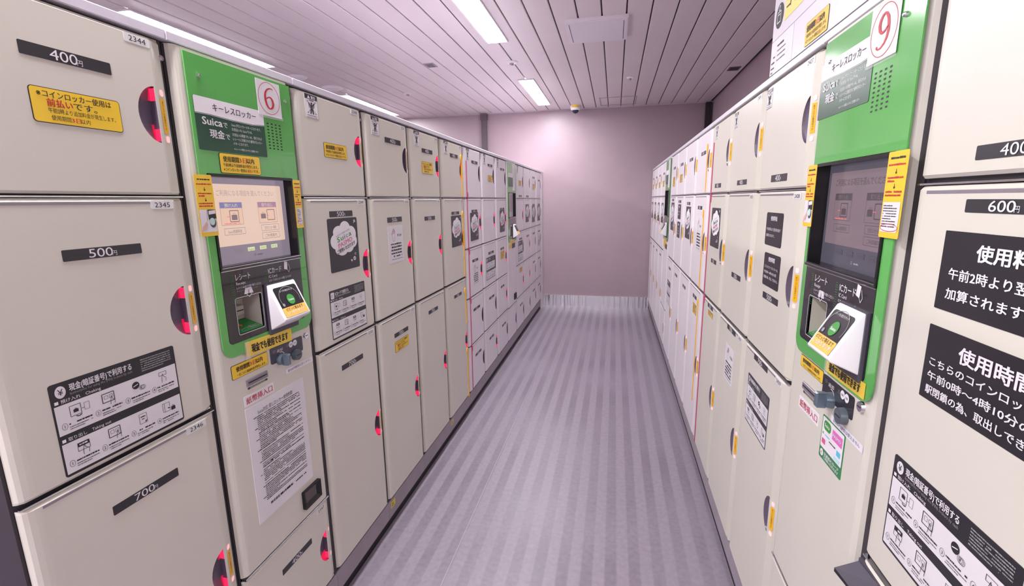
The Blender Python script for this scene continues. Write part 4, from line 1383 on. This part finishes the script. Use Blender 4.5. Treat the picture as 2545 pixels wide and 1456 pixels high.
            b.flat(circ(X(.10), Z(.60), .03 * wd, n=12), -.0015, mat('sticker_lime', hexc(150, 190, 60), .4))
            b.flat(rr(X(.08), Z(.36), X(.24), Z(.48), .002), -.0015, pasmo)
            b.micro(X(.20), X(.42), Z(.58), .03 * hh, skyb, -.0015)
            b.micro(X(.40), X(.70), Z(.52), .03 * hh, ink, -.0015, seed=2)
            b.flat(rr(X(.74), Z(.42), X(.90), Z(.54), .002), -.0015, skyb)
            b.flat(rr(X(.66), Z(.29), X(.90), Z(.37), .002), -.0015, mat('sticker_pale_blue', hexc(180, 225, 235), .4))
            b.flat(circ(X(.13), Z(.14), .075 * wd, .075 * wd, 16), -.0012, white)
            b.text('IC', X(.13), Z(.11), .09 * hh, red, -.0016, 'C')
            b.text('交通系ICカード', X(.24), Z(.135), .085 * hh, white, -.0012, fit=.66 * wd, bold=.02)
            b.text('ご利用いただけます', X(.24), Z(.05), .08 * hh, white, -.0012, fit=.66 * wd, bold=.02)
            b.build('card_sticker', e, label='green and white sticker of accepted card marks')
    if not R:
        # coin return
        b = MB()
        x0, x1, z0, z1 = U(.268), U(.357), .510, .574
        o_ = rr(x0, z0, x1, z1, .004)
        i_ = rr(x0 + .016, z0 + .015, x1 - .016, z1 - .013, .004)
        b.flat(i_, -.002, mat('return_window', hexc(85, 74, 72), .15))
        b.wall(o_, -.011, 0, bezel)
        n = len(o_)
        for i in range(n):
            j = (i + 1) % n
            b.face([(o_[i][0], -.011, o_[i][1]), (o_[j][0], -.011, o_[j][1]), (i_[j][0], -.0025, i_[j][1]), (i_[i][0], -.0025, i_[i][1])], bezel)
        b.build('coin_return', e, label='black framed coin return')
    # lower locker door
    ur = U(.403) + .006
    z0, z1, hz = .148, ZB - .012, .298
    d = door_mesh(.008, ur, z0, z1, cm, hz).build('door', e)
    lit = 3 if (side == 'L' and not far) else 0
    handle_mesh(ur, hz, lit).build('handle', d, True)
    indicator(d, ur, hz, False)
    if not far:
        price_plate(U(.146), U(.292), .368, .388, '400').build('price_plate', d)
        number_plate(ur - .078, ur - .026, z1 - .022, z1 - .005, '2347' if not R else '2430').build('number_plate', d)
    MB().box(.010, ur - .004, -.001, DT, z1 + .002, z1 + .008, chrome, .001).build('joint_strip', e, label='chrome strip')
    return e

# ------------------------------------------------------------------ stock stickers (u positions as measured on the doors)
P4 = ('price', .139, .290, 1.759, 1.781)
P5 = ('price', .143, .292, 1.407, 1.428)
P7 = ('price', .144, .292, .887, .907)
WARN = ('warn', .054, .122, 1.779, 1.852)
YA1 = ('yelA', .141, .295, 1.651, 1.711)

GL = 'lockers of the left bank'
GR = 'lockers of the right bank'
def nn(a, n=3): return [str(a + i) for i in range(n)]
column('L', -1, ROW_A, cream, 'beige three-door locker column numbered 2344 to 2346 at the left edge, before the left kiosk', nn(2344), GL, lit=(1, 1, 1),
       deco={0: [P4, YA1], 1: [P5, ('cash', .079, .328, 1.012, 1.192)], 2: [P7]}, screws=1)
kiosk('L', 0, 'green-fronted locker payment kiosk with a red circled 6 in the left bank', '6')
column('L', 1, ROW_A, cream, 'beige three-door locker column numbered 2348 to 2350, directly right of the left kiosk', nn(2348), GL, lit=(2, 2, 3),
       deco={0: [WARN, ('yelB', .137, .280, 1.661, 1.711)], 1: [('price', .136, .287, 1.456, 1.477), ('cloud', .117, .313, 1.259, 1.451), ('ic', .092, .335, 1.019, 1.198)], 2: [('price', .131, .283, .889, .909)]}, screws=1)
column('L', 2, ROW_A, cream, 'beige locker column second to the right of the left kiosk, with a white PUSH sheet', nn(2351), GL, lit=(0, 2, 3),
       deco={0: [WARN, ('price', .169, .325, 1.761, 1.783)], 1: [('price', .145, .292, 1.416, 1.439), ('push', .143, .294, 1.234, 1.399)], 2: [P7, ('yelA', .143, .292, .815, .866)]})
column('L', 3, ROW_A, cream, 'beige locker column third to the right of the left kiosk, plain middle door', nn(2354), GL, lit=(2, 2, 3),
       deco={0: [WARN, ('price', .150, .296, 1.756, 1.777), YA1], 1: [P5], 2: [('price', .137, .276, .898, .918)]})
column('L', 4, ROW_A, cream, 'pale locker column with a yellow vertical edge strip, fourth right of the left kiosk', nn(2357), GL, lit=(2, 2, 3),
       deco={0: [WARN, ('price', .158, .304, 1.770, 1.791)], 1: [('price', .147, .295, 1.424, 1.442), ('cloud', .136, .333, 1.222, 1.417)], 2: [('price', .140, .288, .898, .918)]},
       tape=(orange, [(.378, 1.535, 1.795, 1), (.375, 1.005, 1.437, 1), (.375, .680, .925, 1), (.375, .140, .500, 1)]))
col5 = {0: [WARN, ('price', .175, .325, 1.764, 1.783)], 1: [('price', .145, .285, 1.425, 1.445), ('cloud', .108, .305, 1.228, 1.425)],
        2: [('price', .130, .276, 1.075, 1.094), ('push', .130, .285, .905, 1.066)], 3: [('price', .125, .290, .718, .737)], 4: [('price', .140, .294, .370, .389)]}
column('L', 5, ROW_B, pale, 'white five-door locker column with a pink vertical edge strip', nn(2360, 5), GL, lit=(0, 2, 2, 0, 0), deco=col5, detail=1,
       tape=(pinkt, [(.050, 1.532, 1.770, -2), (.050, 1.180, 1.522, 0), (.050, .830, 1.178, 2), (.050, .482, .828, 2), (.050, .150, .478, 2)]))
col6 = {0: [WARN, ('price', .185, .335, 1.772, 1.790), ('yelA', .185, .330, 1.655, 1.705)], 1: [], 2: [('price', .150, .320, 1.080, 1.100), ('ic', .072, .350, .882, 1.060)],
        3: [('price', .140, .300, .712, .731)], 4: [('price', .125, .262, .376, .395)]}
column('L', 6, ROW_B, pale, 'white five-door locker column right of the pink strip, instruction sheet on third door', nn(2365, 5), GL, lit=(0, 2, 0, 0, 3), deco=col6, detail=1)
col7 = {0: [WARN, ('price', .180, .335, 1.765, 1.784)], 1: [('price', .150, .310, 1.425, 1.442), ('cloud', .130, .320, 1.230, 1.424)], 2: [('price', .142, .270, 1.073, 1.092), ('yelA', .142, .290, .99, 1.06)],
        3: [('price', .130, .260, .732, .750)], 4: [('price', .150, .300, .366, .385)]}
column('L', 7, ROW_B, pale, 'white five-door locker column just left of the far kiosk in the left bank', nn(2370, 5), GL, lit=(0, 2, 2, 2, 0), deco=col7, detail=1)
kiosk('L', 8, 'far green-fronted payment kiosk in the left bank with a projecting white card reader', '', far=True)
far1 = {0: [WARN, ('price', .15, .30, 1.54, 1.56), ('yelA', .14, .29, 1.655, 1.71)], 1: [], 2: [('price', .15, .30, 1.09, 1.11), ('ic', .08, .33, .87, 1.08)], 3: [('yelA', .15, .3, .74, .79)], 4: [('price', .15, .30, .37, .39)]}
far2 = {0: [('price', .15, .30, 1.54, 1.56)], 1: [('cloud', .10, .31, 1.26, 1.46)], 2: [('price', .15, .30, 1.09, 1.11)], 3: [], 4: []}
far3 = {0: [('price', .15, .30, 1.765, 1.785), ('yelA', .15, .3, 1.63, 1.70)], 1: [('price', .14, .3, 1.44, 1.46), ('cloud', .10, .31, 1.24, 1.44)], 2: [('price', .15, .30, 1.09, 1.11)], 3: [('price', .15, .30, .73, .75)], 4: [('price', .15, .30, .37, .39)]}
far4 = {0: [('price', .15, .30, 1.745, 1.765)], 1: [('price', .14, .3, 1.44, 1.46), ('cloud', .10, .31, 1.24, 1.44)], 2: [('price', .15, .30, 1.09, 1.11), ('push', .12, .3, .9, 1.06)], 3: [('price', .15, .30, .73, .75)], 4: [('price', .15, .30, .37, .39)]}
fl = ['first white locker column beyond the far left kiosk, with an instruction sheet', 'second white locker column beyond the far left kiosk', 'third white locker column beyond the far left kiosk', 'last white locker column of the left bank, nearest the back wall']
for i, (dd, lt) in enumerate(((far1, (0, 2, 0, 2, 0)), (far2, (0, 0, 2, 2, 0)), (far3, (0, 0, 0, 0, 0)), (far4, (0, 0, 0, 0, 0)))):
    column('L', 9 + i, ROW_B, pale, fl[i], None, GL, lit=lt, deco=dd, detail=1)
# filler between the last column and the wall
x0 = YL0 + 13 * WL
MB().box(-A - .58, -A + .0, x0 + .001, YW - .013, 0, TOP + .02, pale).build('filler_panel', label='narrow pale filler panel between the left lockers and the back wall', cat='panel')

# right bank --------------------------------------------------------------
q = WR / WL
def RS(kind, u0, u1, z0, z1, *a): return (kind, u0, u1, z0, z1, *a)
rp4 = ('price', .136, .278, 1.551, 1.572)
rp5 = ('price', .156, .303, 1.186, 1.206)
rp7 = ('price', .127, .272, .964, .985)
NEAR = [(S1 + .006, TOP - .003, 1.699, '400'), (.846, S1 - .006, 1.262, '600'), (.148, .832, .561, '700')]
def col_near():
    e = column('R', -1, NEAR, cream, 'cream locker column at the right edge with two large black notices', None, GR, lit=(0, 0, 0),
               deco={0: [('price', .130, .275, 1.551, 1.570, '400')], 1: [('price', .127, .272, 1.481, 1.499, '600'), ('note', .096, .360, 1.338, 1.454, 3, .0015), ('note', .094, .365, 1.196, 1.312, 4, .0015), ('cash', .060, .325, .905, 1.075)], 2: []})
    # dark bracket projecting under the middle door
    b = MB()
    b.face([(.006, -.004, .818), (.075, -.004, .826), (.082, -.045, .812), (.010, -.045, .800)][::-1], darkgrey)
    b.face([(.010, -.045, .800), (.082, -.045, .812), (.082, -.045, .806), (.010, -.045, .792)], black)
    b.face([(.006, -.004, .812), (.010, -.045, .792), (.010, -.045, .800), (.006, -.004, .818)], black)
    b.face([(.006, -.004, .812), (.075, -.004, .820), (.082, -.045, .806), (.010, -.045, .792)], black)
    b.box(.006, .075, -.004, .002, .80, .826, darkgrey)
    b.build('bracket', e, label='dark projecting bracket')
col_near()
kiosk('R', 0, 'green-fronted locker payment kiosk with a red circled 9 in the right bank', '9')
RWARN = ('warn', .020, .078, 1.785, 1.845)
column('R', 1, ROW_A, cream, 'cream locker column directly left of the right kiosk, two small black notices', ['2427', '2428', '2429'], GR,
       deco={0: [RWARN, rp4], 1: [('note', .128, .283, 1.356, 1.458, 1), ('note', .140, .293, 1.228, 1.332, 2), rp5], 2: [('price', .125, .270, .965, .985), ('cash', .080, .313, .727, .900)]})
column('R', 2, ROW_A, cream, 'cream locker column with PUSH sheet on its bottom door, second left of right kiosk', ['2424', '2425', '2426'], GR,
       deco={0: [('warn', .030, .088, 1.785, 1.845), ('price', .147, .290, 1.553, 1.572)], 1: [('price', .170, .311, 1.186, 1.206)], 2: [('price', .167, .305, .964, .985), ('push', .166, .304, .750, .903)]})
column('R', 3, ROW_A, cream, 'cream locker column with a pink vertical edge strip and a cloud sign', ['2421', '2422', '2423'], GR,
       deco={0: [('warn', .090, .145, 1.785, 1.845), ('price', .150, .287, 1.552, 1.572)], 1: [('cloud', .125, .325, 1.268, 1.457), ('price', .180, .300, 1.190, 1.210)], 2: [('price', .175, .300, .962, .982), ('yelA', .19, .31, .925, .95)]}, detail=1,
       tape=(pinkt, [(.066, 1.532, 1.775, 0), (.062, 1.005, 1.522, 2), (.062, .150, .995, 2)]))
column('R', 4, ROW_A, pale, 'white locker column with a yellow vertical edge strip in the right bank', None, GR,
       deco={0: [('price', .15, .29, 1.74, 1.76)], 1: [('price', .14, .28, 1.44, 1.46), ('push', .14, .30, 1.20, 1.40)], 2: [('price', .15, .28, .92, .94), ('yelA', .17, .3, .83, .89)]}, detail=1,
       tape=(orange, [(.345, 1.535, 1.785, 1), (.345, 1.005, 1.437, 1), (.345, .330, .938, 1)]))
column('R', 5, ROW_A, pale, 'white locker column left of the yellow strip with a cloud sign, right bank', None, GR,
       deco={0: [('price', .15, .29, 1.74, 1.76)], 1: [('price', .14, .28, 1.46, 1.48), ('cloud', .12, .32, 1.24, 1.45)], 2: [('price', .15, .28, .90, .92)]}, detail=1)
column('R', 6, ROW_A, pale, 'white locker column with two small black notices, right bank', None, GR,
       deco={0: [('price', .15, .29, 1.74, 1.76), ('yelA', .14, .28, 1.62, 1.68)], 1: [('price', .14, .28, 1.47, 1.49), ('note', .13, .29, 1.35, 1.46, 1), ('note', .13, .29, 1.21, 1.33, 2)], 2: [('price', .15, .28, .91, .93)]}, detail=1)
column('R', 7, ROW_A, pale, 'white locker column with a cloud sign just right of the far right kiosk', None, GR,
       deco={0: [('price', .15, .29, 1.74, 1.76), ('yelA', .14, .28, 1.60, 1.68)], 1: [('price', .14, .28, 1.48, 1.5), ('cloud', .12, .32, 1.24, 1.47)], 2: [('price', .15, .28, .90, .92), ('cash', .1, .32, .6, .8)]}, detail=1)
kiosk('R', 8, 'far green-fronted payment kiosk in the right bank', '', far=True)
fr_ = ['first narrow-looking white locker column beyond the far right kiosk', 'second white locker column beyond the far right kiosk', 'third white locker column beyond the far right kiosk', 'last white locker column of the right bank at the back wall']
for i in range(4):
    column('R', 9 + i, ROW_A, pale, fr_[i], None, GR, deco={0: [('price', .15, .29, 1.74, 1.76), ('yelA', .14, .28, 1.62, 1.68)], 1: [('cloud', .12, .32, 1.26, 1.46)], 2: [('price', .15, .28, .92, .94)]}, detail=1)

# sign boards standing on the right bank
e = empty('sign_board', (B, 1.79, TOP + .026), math.radians(-90), 'long white information board standing on top of the right lockers', 'sign')
MB().box(0, 1.30, .006, .028, .004, .46, boardm).build('backing', e)
MB().box(0, 1.30, .008, .024, 0, .004, black).build('shadow_gap_strip', e)  # black strip stands in for the shadow gap under the board
b = MB()
b.plate([(.001, .106), (1.299, .106), (1.299, .455), (.001, .455)], .003, .006, boardm)
y = .0024
b.flat(circ(.058, .168, .036, .036, 28), y, ink)
b.outline(.040, .150, .070, .180, .003, y - .0006, white)
b.line([(.046, .172), (.064, .172)], .003, y - .0006, white)
b.outline(.050, .184, .062, .196, .002, y - .0006, white)
b.flat([(.105, .138), (.60, .138), (.60, .30), (.105, .30)], y, mat('sign_pale_yellow', hexc(250, 222, 120), .4))
b.text('コインロッカー', .12, .165, .05, ink, y - .0006, bold=.01)
b.build('title_board', e)
b = MB()
b.plate([(.001, .004), (.197, .004), (.197, .104), (.001, .104)], .003, .006, paper)
b.micro(.06, .12, .078, .006, ink, y, seed=1)
for i in range(3):
    b.micro(.012, .045, .052 - i * .016, .005, ink, y, .9, seed=i)
    b.micro(.062, .15, .064 - i * .014, .0035, inkg, y, .85, seed=10 + i)
b.micro(.012, .03, .008, .004, ink, y, seed=31)
b.build('table_sheet', e)
b = MB()
b.plate([(.200, .004), (1.299, .004), (1.299, .104), (.200, .104)], .003, .006, boardm)
b.build('lower_board', e)
o = yel_B(.296, .440, .008, .066).build('notice_sticker', e, label='yellow three-day limit sticker')
o.location.y = .0028

bpy.data.objects.remove(_tob)
